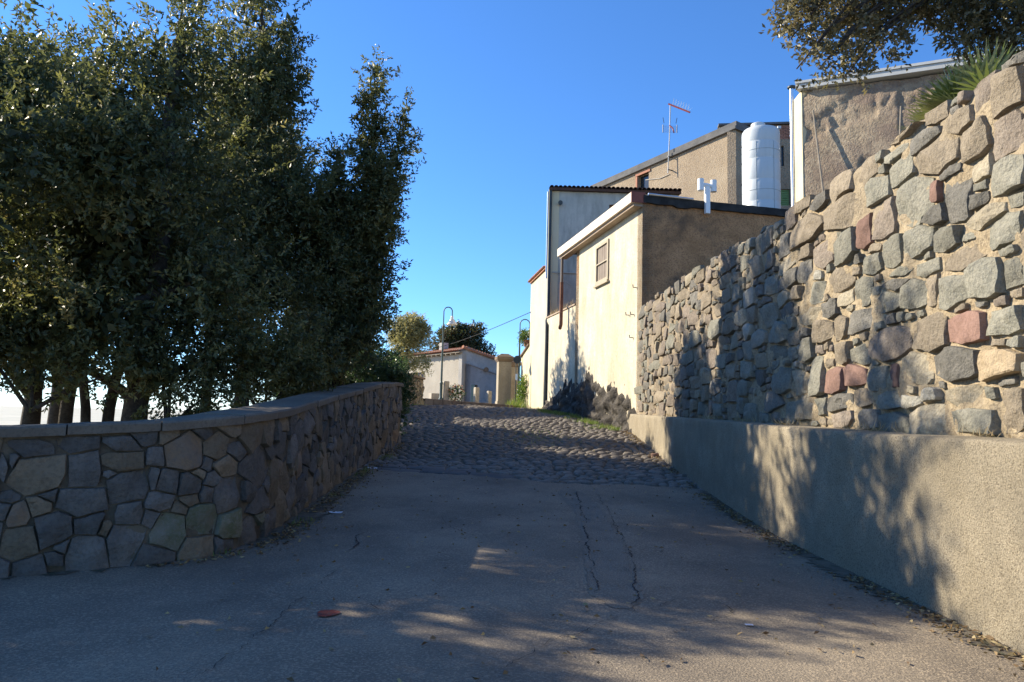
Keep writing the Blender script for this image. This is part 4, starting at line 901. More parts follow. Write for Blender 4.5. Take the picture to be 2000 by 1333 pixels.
e0, e1 = f0-dF*.16, f1+dF*.5
MB().prism([tuple(e0+nF*.22), tuple(e1+nF*.22), tuple(e1-nF*4), tuple(e0-nF*1.0)], [F0[2]+.03, F1[2]+.03, F1[2]+.03, F0[2]+.03], [F0[2]+.21, F1[2]+.21, F1[2]+.21, F0[2]+.21]).build('fascia', M['greyfascia'], hF)
MB().prism([tuple(e0+nF*.27), tuple(e1+nF*.27), tuple(e1-nF*4), tuple(e0-nF*1.0)], [F0[2]+.213, F1[2]+.213, F1[2]+.213, F0[2]+.213], [F0[2]+.30, F1[2]+.30, F1[2]+.30, F0[2]+.30]).build('roof_edge', M['greyfascia'], hF)
pv = at(1546, 172, 25.4); px_, py_ = pv[0], pv[1]
fl = MB().tube([(px_, py_, 7.2), (px_, py_, pv[2]-.05)], .075, 14).build('flue_pipe', M['steel'], hF, smooth=60)
MB().lathe((px_, py_, pv[2]-.06), [(.075, 0), (.15, .05), (.155, .10), (.10, .13), (.0, .15)], 16).build('flue_cap', M['darkmetal'], fl, smooth=50)
MB().tube([(px_+.17, py_+.06, 7.2), (px_+.17, py_+.06, pv[2]-1.1)], .04, 10).build('flue_pipe', M['steel'], hF, smooth=60)
for z in (9.2, 10.6, 11.9): MB().box((px_+.1, py_+.04, z), (.34, .05, .04)).build('pipe_bracket', M['steel'], fl)
def pole(u0, v0, u1, v1, r, lab):
    a = on_line(u0, v0, f0, f1); b = on_line(u1, v1, f0, f1); a[:2] += nF*.30; b[:2] += nF*.10
    o = MB().tube([a+(a-b)*.9, b], [r, r*.8], 7).build('leaning_pole', M['wood']); setp(o, lab, 'pole', 'poles leaning on the crumbling wall')
pole(1606, 320, 1590, 218, .035, 'longer slanting wooden pole leaning on the crumbling wall near its flue corner')
pole(1762, 268, 1761, 210, .03, 'short upright pale pole against the middle of the crumbling wall')

# ---- water tank on the flat roof
tc_ = at(1487, 390, 22.3); TX, TY = tc_[0], 22.3; tz = ZA+.105; tt = at(1487, 240, 22.3-.5)[2]; hh = tt-tz
tk = thing('water_tank', (TX, TY, tz), 'tall white cylindrical plastic water tank on the flat roof', 'tank')
r = .585; pr = [(r*.98, 0), (r, .03)]
for z in (.2, .42, .64, .82): pr += [(r, hh*z-.05), (r-.012, hh*z-.015), (r-.012, hh*z+.015), (r, hh*z+.05)]
pr += [(r, hh*.93), (r-.01, hh*.955), (r-.05, hh*.975), (r-.12, hh*.985), (.25, hh+.03), (.0001, hh+.035)]
MB().lathe((TX, TY, tz), pr, 48).build('tank_body', M['tank'], tk, smooth=30)
for z in (.31, .73): MB().lathe((TX, TY, tz+hh*z), [(r+.001, -.008), (r+.008, -.006), (r+.008, .006), (r+.001, .008)], 48).build('hoop', M['strap'], tk)
MB().lathe((TX-.12, TY-.1, tz+hh-.04), [(.22, 0), (.22, .14), (.2, .16), (.0001, .17)], 20).build('lid', M['tank'], tk, smooth=40)
for a in (-2.15, -1.2):
    c = (TX+(r+.004)*math.cos(a), TY+(r+.004)*math.sin(a)); MB().box((*c, tz+hh*.46), (.012, .014, hh*.7), (-math.sin(a), math.cos(a))).build('seam', M['strap'], tk)
MB().box((TX+r*.85, TY-.25, tz+hh*.985), (.1, .12, .08)).build('overflow', M['tank'], tk)

# ---- house E in the background left
hE = thing('plaster_cottage', (-3.46, 50, 2.2), 'pale plaster cottage with red tiled roof at the end of the road', 'house')
e0 = at(903, 690, 50.0); ZE = e0[2]; e0 = e0[:2]; eL = e0+np.array([-6.6, 8.8]); e2 = at(975, 706, 52.6); ZE2 = e2[2]; e2 = e2[:2]
wo1 = pxz(805, 738, eL, e0); wo2 = pxz(830, 727, eL, e0)
mb = MB(); dE, nE = wall_mesh(mb, eL, e0, 1.2, ZE, .35, [(wo1[0], wo2[0], wo1[1], wo2[1])]); mb.build('lit_wall', M['plasterpale'], hE)
mb = MB(); dE2, nE2 = wall_mesh(mb, e0, e2, 1.2, ZE+.32, .35, z1b=ZE2); mb.build('shaded_wall', M['plastergrey'], hE)
wE = MB().box((*(eL+dE*(wo1[0]+wo2[0])/2-nE*.25), (wo1[1]+wo2[1])/2), (wo2[0]-wo1[0], .05, wo2[1]-wo1[1]), tuple(dE)).build('window', M['window'], hE)
for k in range(7): MB().box((*(eL+dE*(wo1[0]+(wo2[0]-wo1[0])*(k+.5)/7)-nE*.1), (wo1[1]+wo2[1])/2), (.035, .035, wo2[1]-wo1[1]), tuple(dE)).build('bar', M['rust'], wE)
# tiled roof: rows of half-round tiles running up from the lit eave
L2 = np.linalg.norm(e2-e0); rE = MB(); U_ = dE2; n_t = 46; Le = np.linalg.norm(e0-eL)+.3; V = []; F_ = []; K_ = 4
def rz_(s): return float(np.interp(s, [-.45, .45, L2], [ZE+.10, ZE+.40, ZE2+.10]))
for i in range(n_t):
    c = eL+dE*(Le*(i+.5)/n_t-.2); wd = Le/n_t*.5; s0 = -.45
    while s0 < L2-.1:
        s1 = s0+.5; b = len(V)
        for s_, dz in ((s0, .03), (s1, .0)):
            for j in range(K_+1):
                a = math.pi*j/K_; q = c+U_*s_+dE*wd*math.cos(a); V.append((q[0], q[1], rz_(s_)+dz+wd*.8*math.sin(a)))
        F_ += [(b+j, b+j+1, b+K_+1+j+1, b+K_+1+j) for j in range(K_)]+[(b+K_, b+0, b+K_+1, b+2*K_+1)]; s0 += .45
rE.add(V, F_); ro = rE.build('roof', M['terracotta'], hE, kind='stuff')
MB().prism([tuple(eL-dE2*.38), tuple(e0-dE2*.38+dE*.12), tuple(e0+dE2*.45+dE*.12), tuple(eL+dE2*.45)], [ZE+.006, ZE+.006, ZE+.25, ZE+.25], [ZE+.08, ZE+.08, ZE+.33, ZE+.33]).build('roof_boards', M['wood'], hE)
for i in range(17): q = eL+dE*(Le*(i+.5)/17-.3)+nE*.14; MB().box((*q, ZE-.048), (.09, .42, .10), tuple(dE)).build('rafter_end', M['wood'], hE)
V = []; F_ = []; L2 = np.linalg.norm(e2-e0); k2 = 14
for i in range(k2):
    a0 = L2*i/k2; z = ZE+.36+(ZE2-ZE-.32)*i/k2; p = e0+dE2*(a0-.05)
    MB().tube([(*(p+nE2*.1), z+.08), (*(p+dE2*(L2/k2*1.12)+nE2*.1), z+.05-.05)], [.12, .10], 8).build('verge_tile', M['terracotta'], hE)
MB().prism([tuple(e0+dE2*.46+nE2*.06), tuple(e2+nE2*.06), tuple(e2-dE*8), tuple(e0+dE2*.46-dE*8)], [ZE+.25, ZE2+.005, ZE2+.005, ZE+.25], [ZE+.33, ZE2+.08, ZE2+.08, ZE+.33]).build('roof_boards', M['wood'], hE)
ch = at(867, 672, 53.0); MB().box((ch[0], 53, ZE+.62), (.5, .5, .7), tuple(dE)).build('chimney', M['plastergrey'], hE)
x0 = at(913, 712, 50.0); x1 = at(973, 733, 51.8)
do = (pxz(920, 760, x0, x1)[0], pxz(933, 760, x0, x1)[0], 1.6, pxz(926, 752, x0, x1)[1])
mb = MB(); dX, nX = wall_mesh(mb, x0[:2], x1[:2], 1.2, x0[2], .3, [do], z1b=x1[2]); mb.build('annex_wall', M['annex'], hE)
mb = MB(); wall_mesh(mb, x0[:2]-nX*1.6, x0[:2], 1.2, x0[2], .3); mb.build('annex_side', M['annex'], hE)
MB().prism([tuple(x0[:2]+nX*.08), tuple(x1[:2]+nX*.08), tuple(x1[:2]-nX*1.6), tuple(x0[:2]-nX*1.6)], [x0[2]+.003, x1[2]+.003, x1[2]+.05, x0[2]+.05], [x0[2]+.08, x1[2]+.08, x1[2]+.13, x0[2]+.13]).build('annex_roof', M['annex'], hE)
MB().box((*(x0[:2]+dX*(do[0]+do[1])/2-nX*.2), (do[2]+do[3])/2), (do[1]-do[0]-.02, .06, do[3]-do[2]-.02), tuple(dX)).build('door', M['window'], hE)
lu = at(950, 722, 51.0); MB().tube([(lu[0], lu[1]+.25, lu[2]), (lu[0], lu[1]-.2, lu[2]-.02)], .17, 16).build('lunette', M['capstone'], hE)

# ------------------------------------------------------------------ raised plaza at the end of the road
PZ = [np.array([-4.1, 34.4]), np.array([-2.1, 34.0]), np.array([.1, 33.3])]
def plz(x, y): return 2.09-.055*(x+4)+.006*max(0, y-34)
V = []; xs = np.linspace(-14, .6, 20); ysp = np.linspace(0, 1, 14)
for t in ysp:
    for x in xs:
        yf = float(np.interp(x, [-14, -4.1, -2.1, .1, .6], [34.5, 34.4, 34.0, 33.3, 33.2]))+.28; y = yf+(60-yf)*t**1.5; V.append((x, y, plz(x, y)-.004))
n = len(xs); pz = MB().add(V, [(j*n+i, j*n+i+1, (j+1)*n+i+1, (j+1)*n+i) for j in range(13) for i in range(n-1)]).build('raised_plaza', M['plaza'], smooth=180); setp(pz, kind='structure')
for i in range(9):
    t0, t1 = i/9, (i+1)/9; f = lambda t: np.array([np.interp(t, [0, .5, 1], [q[k] for q in PZ]) for k in (0, 1)])
    a, b = f(t0+.003), f(t1-.003); d = (b-a)/np.linalg.norm(b-a); n_ = np.array([-d[1], d[0]])
    zt0, zt1 = plz(*a)+rnd.uniform(0, .012), plz(*b)
    MB().prism([tuple(a), tuple(b), tuple(b+n_*.32), tuple(a+n_*.32)], [gz(*a)-.15, gz(*b)-.15]*2, [zt0, zt1, zt1+.003, zt0+.003]).build('kerb_stone', M['capstone'], pz)
def bollard(u, vt, vb, Y, wd, lab):
    p = at(u, vb, Y); t = at(u, vt, Y); b = plz(p[0], Y)-.02; h = t[2]-b; c, s_ = math.cos(.5), math.sin(.5); V = []
    for f, z in ((.5, 0), (.48, h-.04), (.42, h)):
        for sx, sy in ((-1, -1), (1, -1), (1, 1), (-1, 1)): x, yy = sx*f*wd, sy*f*wd; V.append((p[0]+x*c-yy*s_, Y+x*s_+yy*c, b+z))
    o = MB().add(V, [(4*i+j, 4*i+(j+1) % 4, 4*i+4+(j+1) % 4, 4*i+4+j) for i in range(2) for j in range(4)]+[(8, 9, 10, 11), (3, 2, 1, 0)]).build('stone_bollard', M['granite']); setp(o, lab, 'bollard', 'stone bollards on the raised plaza')
bollard(870, 745, 778, 35.6, .27, 'widest tallest stone bollard beside the left street lamp')
bollard(930, 757, 787, 35.4, .22, 'slim square stone bollard just right of the flowering bush')
bollard(955, 764, 791, 35.2, .19, 'smaller stone bollard nearest the gate pillar')
p = at(849, 770, 37); o = MB().box((p[0], 37, plz(p[0], 37)+.14), (.5, .4, .36), (1, .5)).build('stone_block', M['granite']); setp(o, 'squat stone block behind the foot of the left street lamp', 'stone block')
def pillar(u0, u1, vcap, Y, lab, cap=.16):
    a = at(u0, 790, Y); b = at(u1, 790, Y); wd = (b[0]-a[0])*.86; cx = (a[0]+b[0])/2; zt_ = at((u0+u1)/2, vcap, Y)[2]; bz = plz(cx, Y)-.05 if cx < .5 else 1.75
    e = thing('gate_pillar', (cx, Y, bz), lab, 'pillar', 'gate pillars at the end of the road'); ax = (1, .18)
    MB().box((cx, Y, (bz+zt_-.42)/2), (wd, wd, zt_-.42-bz), ax).build('shaft', M['pillar'], e)
    MB().box((cx, Y, bz+.12), (wd*1.1, wd*1.1, .25), ax).build('base', M['pillar'], e)
    V = []; aa = np.array([1, .18])/math.hypot(1, .18); bb = np.array([-aa[1], aa[0]])
    for f, z in ((.52, -.42), (.62, -.33), (.66, -.30), (.66, -.16), (.5, -.10), (.28, 0)):
        for sx, sy in ((-1, -1), (1, -1), (1, 1), (-1, 1)): q = np.array([cx, Y])+aa*sx*f*wd+bb*sy*f*wd; V.append((q[0], q[1], zt_+z+.003))
    MB().add(V, [(4*i+j, 4*i+(j+1) % 4, 4*i+4+(j+1) % 4, 4*i+4+j) for i in range(5) for j in range(4)]+[(20, 21, 22, 23), (3, 2, 1, 0)]).build('cap', M['capstone'], e)
pillar(968, 997, 692, 37.0, 'thicker nearer gate pillar with brown moulded cap')
pillar(993, 1013, 703, 39.0, 'slimmer gate pillar half hidden behind the thicker one')

def lamp(u, vb, vt, Y, side, reach, lab):
    p = at(u, vb, Y); bx = p[0]; bz = min(p[2], plz(bx, Y)) if bx < 0 else gz(bx, Y)-.02; zt_ = at(u, vt, Y)[2]; rad = reach/2
    e = thing('street_lamp', (bx, Y, bz), lab, 'street lamp', 'curved street lamps')
    MB().lathe((bx, Y, bz), [(.11, 0), (.11, .06), (.075, .12), (.07, .75), (.085, .78), (.085, .84), (.055, .9)], 14).build('base', M['greenmetal'], e, smooth=40)
    zs = zt_-rad-.85
    MB().tube([(bx, Y, bz+.85), (bx, Y, zs)], [.052, .042], 10).build('post', M['greenmetal'], e, smooth=60)
    MB().lathe((bx, Y, zs-.1), [(.05, 0), (.062, .02), (.062, .2), (.04, .24)], 12).build('collar', M['greenmetal'], e, smooth=40)
    pts = [(bx, Y, zs)]+[(bx, Y, zs+.45)]+[(bx+side*rad*(1-math.cos(a)), Y, zt_-rad+rad*math.sin(a)) for a in np.linspace(0, math.pi, 12)]+[(bx+side*2*rad, Y, zt_-rad-.25)]
    MB().tube(pts, .028, 8).build('arm', M['greenmetal'], e, smooth=60)
    hx = bx+side*2*rad; hz_ = zt_-rad-.25
    MB().lathe((hx, Y, hz_), [(.05, .02), (.07, -.02), (.075, -.13), (.12, -.17), (.125, -.22), (.17, -.27), (.27, -.40), (.275, -.42), (.26, -.42), (.15, -.27), (.06, -.2)][::-1], 20).build('lamp_shade', M['shade'], e, smooth=40)
    MB().lathe((hx, Y, hz_-.37), [(.0001, -.10), (.06, -.08), (.085, 0), (.06, .1), (.03, .13)], 12).build('bulb', M['shade'], e, smooth=60)
lamp(861, 777, 600, 35.5, 1, .42, 'curved street lamp standing free beside the bollards')
lamp(1012, 790, 624, 36.2, 1, .50, 'curved street lamp half hidden by the small yellow house')
# road sign seen from behind
sp = at(1006, 795, 35.0); sz = at(1009, 703, 35.0)[2]; e = thing('road_sign', (sp[0], 35, 1.8), 'round road sign seen from behind next to the gate pillars', 'sign')
MB().tube([(sp[0], 35, 1.7), (sp[0], 35, sz+.15)], .025, 8).build('pole', M['darkmetal'], e)
MB().tube([(sp[0]+.06, 34.95, sz), (sp[0]+.075, 34.93, sz)], .2, 20).build('disc', M['darkmetal'], e)
for q in e.children:
    if q.name.startswith('disc'): q.data.transform(Matrix.Translation((sp[0]+.06, 34.95, sz)) @ Matrix.Rotation(math.radians(-55), 4, 'Z') @ Matrix.Translation((-(sp[0]+.06), -34.95, -sz)))
MB().box((sp[0]+.03, 34.96, sz-.85), (.10, .03, .3)).build('bracket', M['steel'], e)
# overhead cable
a = np.array([.9, 33.9, at(1032, 609, 33.9)[2]]); b = at(780, 694, 52.0); pts = []
for i in range(25): t = i/24; p = a+(b-a)*t; p[2] -= .35*math.sin(math.pi*t); pts.append(p)
setp(MB().tube(pts, .017, 5).build('overhead_cable', M['darkcable']), 'thin overhead cable running from the small yellow house to the cottage', 'cable')

# ------------------------------------------------------------------ foliage
def leaf_quads(P, D, L, W, R, fold=.25):
    """P base points, D directions; one folded leaf of four corners each"""
    n = len(P); D = D/np.linalg.norm(D, axis=1, keepdims=True); A = R.normal(size=(n, 3)); S = np.cross(D, A); S /= np.linalg.norm(S, axis=1, keepdims=True)+1e-9; N = np.cross(S, D)
    L = np.asarray(L)[:, None]; W = np.asarray(W)[:, None]
    mid = P+D*L*.48+N*L*.06
    V = np.empty((n, 4, 3)); V[:, 0] = P; V[:, 1] = mid+S*W*.5+N*W*fold; V[:, 2] = P+D*L; V[:, 3] = mid-S*W*.5+N*W*fold
    return V
def sprigs(C, D, R, nl, slen, L, W):
    """leaves spiralling along short twigs at C with direction D"""
    n = len(C); D = D/np.linalg.norm(D, axis=1, keepdims=True); t = np.linspace(.1, 1, nl)[None, :, None]; sl = (slen*R.uniform(.6, 1.3, n))[:, None, None]
    P = C[:, None, :]+D[:, None, :]*t*sl+R.normal(size=(n, nl, 3))*.012
    out = R.normal(size=(n, nl, 3)); out /= np.linalg.norm(out, axis=2, keepdims=True); dd = D[:, None, :]*.55+out*.9
    dd[:, :, 2] -= .05
    P = P.reshape(-1, 3); dd = dd.reshape(-1, 3); m = len(P)
    return leaf_quads(P, dd, L*R.uniform(.65, 1.25, m), W*R.uniform(.7, 1.25, m), R), np.repeat(R.uniform(0, 1, n), nl)
def clumps(C, s=1.0, ph=0.0):
    x, y, z = C[:, 0]*s+ph, C[:, 1]*s+ph*1.7, C[:, 2]*s
    return (np.sin(2.1*x+1.3*np.sin(1.7*z))+np.sin(2.6*y+1.1*np.sin(2.3*x)+1)+np.sin(2.9*z+1.7*np.sin(1.3*y)+2)+.7*np.sin(5.3*x+4.1*z)+.7*np.sin(4.7*y-5.9*z))/4
def lobes_points(lobes, n, R, shell=.5):
    vol = np.array([l[3]*l[4]*l[5] for l in lobes])**.75; k = R.choice(len(lobes), n, p=vol/vol.sum()); lb = np.array([l[:6] for l in lobes])[k]
    d = R.normal(size=(n, 3)); d /= np.linalg.norm(d, axis=1, keepdims=True); r = R.uniform(0, 1, n)**shell
    return lb[:, :3]+d*r[:, None]*lb[:, 3:], d, r
def crown(name, lobes, n, mat, R, nl=11, slen=.28, L=.09, W=.036, gap=-.25, up=.35, shell=.45, cs=1.0, inner=0, parent=None, keep=None, shoots=0, slong=.8):
    C, d, r = lobes_points(lobes, n, R, shell)
    ok = clumps(C, cs, R.uniform(0, 9)) > gap+R.normal(size=n)*.12
    if keep is not None: ok &= keep(C)
    C, d, r = C[ok], d[ok], r[ok]
    D = d*.8+np.array([0, 0, up])+R.normal(size=C.shape)*.45
    if shoots:     # leader shoots that stand out of the outline
        Cs, ds, _ = lobes_points(lobes, shoots, R, .02); Ds = ds*np.array([.7, .7, .3])+np.array([0, 0, .65])+R.normal(size=Cs.shape)*.2; Ds /= np.linalg.norm(Ds, axis=1, keepdims=True)
        k_ = 4; tt = np.linspace(0, 1, k_); ln = R.uniform(.25, slong, shoots)
        Cs = (Cs[:, None, :]+Ds[:, None, :]*tt[None, :, None]*ln[:, None, None]).reshape(-1, 3)
        if keep is not None: m_ = keep(Cs)
        else: m_ = np.ones(len(Cs), bool)
        C = np.vstack([C, Cs[m_]]); D = np.vstack([D, (np.repeat(Ds, k_, 0)+R.normal(size=Cs.shape)*.25)[m_]])
    Q, a = sprigs(C, D, R, nl, slen, L, W); tone = np.repeat(clumps(C, 1.6, 4.0), nl); a = np.clip(.38+.42*tone+.35*(a-.5)+R.uniform(-.15, .2, len(a)), 0, 1)
    if inner:      # broad dark leaves added deep inside to block light and close the crown
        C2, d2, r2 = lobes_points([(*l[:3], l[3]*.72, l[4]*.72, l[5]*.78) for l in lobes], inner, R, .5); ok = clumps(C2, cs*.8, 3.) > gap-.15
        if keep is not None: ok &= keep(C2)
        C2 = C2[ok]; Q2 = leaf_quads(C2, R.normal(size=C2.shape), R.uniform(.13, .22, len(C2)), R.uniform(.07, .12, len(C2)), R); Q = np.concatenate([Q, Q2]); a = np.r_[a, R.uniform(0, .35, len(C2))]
    V = Q.reshape(-1, 3); F = np.arange(len(V)).reshape(-1, 4)
    o = np_mesh(name, V, F, mat, attr=np.repeat(a, 4)); attach(o, parent); return o
def limbs(mb, base, tips, r0, R, sag=.1, n=7):
    for t in tips:
        t = np.array(t[:3], float); base = np.array(base, float); pts = []
        for i in range(n):
            k = i/(n-1); p = base+(t-base)*k; p[2] += sag*math.sin(math.pi*k)*np.linalg.norm(t-base); p = p+R.normal(size=3)*.05*np.linalg.norm(t-base)*math.sin(math.pi*k)*.5; pts.append(p)
        mb.tube(pts, [r0*(1-.85*i/(n-1)) for i in range(n)], 7)
def tree(name, base, trunk_pts, r0, lobes, n, label, mat, R, group=None, cat='tree', **kw):
    e = thing(name, tuple(base), label, cat, group); mb = MB(); pts = [np.array(base, float)-np.array([0, 0, .2])]+[np.array(p, float) for p in trunk_pts]
    mb.tube(pts, [r0*(1.25 if i == 0 else 1-.55*i/(len(pts)-1)) for i in range(len(pts))], 10)
    for k, p in enumerate(pts[1:]):
        near = sorted(lobes, key=lambda l: np.linalg.norm(np.array(l[:3])-p))[:4]; limbs(mb, p, near, r0*.42*(1-.5*k/len(pts)), R)
    mb.build('trunk', M['bark'], e, smooth=60); crown('crown', lobes, n, mat, R, parent=e, **kw); return e
R = np.random.default_rng(7)
def blob(c, r, k, R, spread=1.0, zs=1.0):
    """split a crown ellipsoid into a main body and uneven side lobes"""
    L = [(c[0], c[1], c[2], r[0]*.74, r[1]*.74, r[2]*.82)]
    for i in range(k):
        d = R.normal(size=3); d /= np.linalg.norm(d); q = np.array(c)+d*np.array(r)*.72*spread; s = R.uniform(.28, .48); L.append((*q, r[0]*s, r[1]*s, r[2]*s*zs))
    return L
def spire(x, y, z0, z1, r, k=6):
    """upright leader shoot: stack of shrinking lobes"""
    return [(x+R.normal()*.06, y+R.normal()*.06, z0+(z1-z0)*(i+.3)/k, r*(1-.8*i/k), r*(1-.8*i/k), (z1-z0)/k*.85) for i in range(k)]
# oaks behind the curved wall, filling the left of the picture
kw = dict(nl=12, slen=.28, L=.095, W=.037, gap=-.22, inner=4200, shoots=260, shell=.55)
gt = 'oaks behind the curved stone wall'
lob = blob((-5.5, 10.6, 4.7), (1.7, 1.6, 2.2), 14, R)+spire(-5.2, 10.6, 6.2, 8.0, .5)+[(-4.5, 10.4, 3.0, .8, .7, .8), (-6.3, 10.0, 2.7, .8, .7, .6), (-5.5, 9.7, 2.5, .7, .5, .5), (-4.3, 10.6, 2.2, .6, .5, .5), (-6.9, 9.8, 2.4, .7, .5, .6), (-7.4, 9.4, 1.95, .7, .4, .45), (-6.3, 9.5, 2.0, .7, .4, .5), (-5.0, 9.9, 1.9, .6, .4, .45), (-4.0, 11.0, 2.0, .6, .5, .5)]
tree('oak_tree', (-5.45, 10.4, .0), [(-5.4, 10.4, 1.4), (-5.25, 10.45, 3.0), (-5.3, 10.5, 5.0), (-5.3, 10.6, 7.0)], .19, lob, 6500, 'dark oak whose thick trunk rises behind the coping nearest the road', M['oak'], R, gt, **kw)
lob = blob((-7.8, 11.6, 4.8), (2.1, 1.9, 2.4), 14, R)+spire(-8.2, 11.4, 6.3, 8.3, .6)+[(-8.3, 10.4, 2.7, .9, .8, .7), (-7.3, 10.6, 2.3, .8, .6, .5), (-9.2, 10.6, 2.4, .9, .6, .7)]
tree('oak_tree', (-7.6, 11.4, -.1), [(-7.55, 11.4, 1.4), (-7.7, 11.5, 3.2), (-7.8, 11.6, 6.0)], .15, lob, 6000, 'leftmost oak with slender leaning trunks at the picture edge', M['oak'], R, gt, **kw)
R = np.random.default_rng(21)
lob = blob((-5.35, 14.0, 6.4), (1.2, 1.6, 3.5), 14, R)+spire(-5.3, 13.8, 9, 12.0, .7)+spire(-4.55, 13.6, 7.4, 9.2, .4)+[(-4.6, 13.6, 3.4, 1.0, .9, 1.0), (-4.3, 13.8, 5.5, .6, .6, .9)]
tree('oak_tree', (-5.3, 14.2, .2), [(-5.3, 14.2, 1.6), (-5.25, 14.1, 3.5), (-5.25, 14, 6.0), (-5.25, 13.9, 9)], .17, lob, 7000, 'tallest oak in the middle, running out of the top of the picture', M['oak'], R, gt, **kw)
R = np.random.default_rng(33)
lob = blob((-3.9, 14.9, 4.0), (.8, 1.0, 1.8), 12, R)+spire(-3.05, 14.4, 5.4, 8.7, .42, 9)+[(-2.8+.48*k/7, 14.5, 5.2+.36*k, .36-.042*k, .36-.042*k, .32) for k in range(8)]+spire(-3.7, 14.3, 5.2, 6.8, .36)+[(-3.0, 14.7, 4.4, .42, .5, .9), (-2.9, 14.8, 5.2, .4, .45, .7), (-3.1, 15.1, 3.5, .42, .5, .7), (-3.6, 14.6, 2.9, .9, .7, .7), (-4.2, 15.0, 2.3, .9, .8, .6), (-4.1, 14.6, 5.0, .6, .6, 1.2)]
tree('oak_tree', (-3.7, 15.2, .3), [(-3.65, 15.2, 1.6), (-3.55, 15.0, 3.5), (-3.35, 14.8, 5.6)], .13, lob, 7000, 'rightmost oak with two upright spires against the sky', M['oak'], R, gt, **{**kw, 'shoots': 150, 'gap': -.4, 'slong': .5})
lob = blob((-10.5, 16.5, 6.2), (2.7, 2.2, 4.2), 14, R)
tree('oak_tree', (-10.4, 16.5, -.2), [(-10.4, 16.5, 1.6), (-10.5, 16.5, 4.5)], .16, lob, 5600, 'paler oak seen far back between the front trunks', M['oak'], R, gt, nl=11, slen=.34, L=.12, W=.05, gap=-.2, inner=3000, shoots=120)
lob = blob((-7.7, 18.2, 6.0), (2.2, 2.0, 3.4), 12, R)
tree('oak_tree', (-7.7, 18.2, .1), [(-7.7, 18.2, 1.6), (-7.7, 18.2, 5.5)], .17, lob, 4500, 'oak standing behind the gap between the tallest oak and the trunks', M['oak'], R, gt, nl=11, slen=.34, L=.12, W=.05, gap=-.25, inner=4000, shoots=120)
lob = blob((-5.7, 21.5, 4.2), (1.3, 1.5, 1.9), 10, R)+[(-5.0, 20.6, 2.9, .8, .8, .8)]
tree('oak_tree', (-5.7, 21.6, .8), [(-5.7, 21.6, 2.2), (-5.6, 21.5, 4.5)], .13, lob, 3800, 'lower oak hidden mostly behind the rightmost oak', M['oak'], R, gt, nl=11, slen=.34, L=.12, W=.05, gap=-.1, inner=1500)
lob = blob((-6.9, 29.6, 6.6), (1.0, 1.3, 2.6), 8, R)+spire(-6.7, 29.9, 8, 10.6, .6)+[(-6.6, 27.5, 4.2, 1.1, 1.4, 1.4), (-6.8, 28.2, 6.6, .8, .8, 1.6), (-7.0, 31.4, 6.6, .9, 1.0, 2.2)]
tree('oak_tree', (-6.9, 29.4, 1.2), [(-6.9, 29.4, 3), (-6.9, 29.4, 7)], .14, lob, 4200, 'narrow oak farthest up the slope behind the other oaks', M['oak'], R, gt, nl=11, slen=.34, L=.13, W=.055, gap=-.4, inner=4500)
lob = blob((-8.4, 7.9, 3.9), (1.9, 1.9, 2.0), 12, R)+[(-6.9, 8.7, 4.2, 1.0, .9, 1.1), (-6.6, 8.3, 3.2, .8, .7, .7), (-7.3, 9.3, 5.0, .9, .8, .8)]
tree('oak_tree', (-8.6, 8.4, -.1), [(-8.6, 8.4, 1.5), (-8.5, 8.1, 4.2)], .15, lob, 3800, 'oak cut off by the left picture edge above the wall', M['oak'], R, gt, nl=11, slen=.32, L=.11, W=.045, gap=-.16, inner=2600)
# extra slender stems between the trunks
for (u, Y, lean, r_, lab) in ((125, 11.5, .12, .10, 'slim pale tree stem just left of the thick trunk'), (178, 11.0, -.5, .07, 'thin stem leaning left beside the thick trunk'), (205, 11.2, .25, .085, 'dark stem close against the left of the thick trunk')):
    p = at(u, 825, Y); e = thing('young_oak', (p[0], Y, 0), lab, 'tree', 'young stems under the oaks')
    MB().tube([(p[0], Y, -.1), (p[0]+lean*.2, Y, 1.3), (p[0]+lean, Y+.1, 3.2), (p[0]+lean*1.3, Y+.1, 4.5)], [r_*1.2, r_, r_*.7, r_*.4], 8).build('trunk', M['bark'], e, smooth=60)
    crown('crown', [(p[0]+lean*1.3, Y+.1, 4.2, .7, .7, 1.0), (p[0]+lean*.8, Y-.1, 2.6, .55, .5, .4)], 420, M['oak'], R, nl=11, L=.09, W=.036, parent=e)
def shrub(name, lobes, n, mat, lab, grp=None, cat='shrub', **kw):
    b = lobes[0]; e = thing(name, (b[0], b[1], max(0, b[2]-b[5])), lab, cat, grp); mb = MB()
    bz = min(l[2]-l[5] for l in lobes)
    for l in lobes[:6]: mb.tube([(b[0], b[1], bz-.1), ((b[0]+l[0])/2, (b[1]+l[1])/2, (bz+l[2])/2), (l[0], l[1], l[2])], [.035, .025, .012], 6)
    mb.build('stems', M['bark'], e); crown('foliage', lobes, n, mat, R, parent=e, **kw); return e
shrub('dark_shrub', [(-4.0, 18.9, 2.1, 1.0, .8, .85), (-3.2, 18.8, 1.95, .6, .6, .8), (-4.9, 18.9, 2.2, .8, .7, .9), (-3.0, 18.6, 1.3, .45, .45, .6), (-3.5, 19.2, 2.6, .6, .5, .5), (-5.6, 18.7, 2.0, .7, .7, .8), (-2.95, 18.3, 2.1, .5, .5, .6), (-3.6, 17.9, 2.5, .6, .5, .5)], 3200, M['shrub'], 'dark green shrub spilling over the far end of the curved wall', nl=12, slen=.22, L=.075, W=.032, gap=-.5, inner=1500)
p = at(330, 800, 10.2); shrub('young_shrub', [(p[0], 10.2, 1.7, .75, .5, .6), (p[0]+.5, 10.3, 1.55, .5, .4, .45), (p[0]-.2, 10.2, 2.2, .5, .4, .5)], 520, M['oak'], 'light green leafy shoots right of the thick oak trunk above the coping', nl=11, slen=.22, L=.085, W=.034)
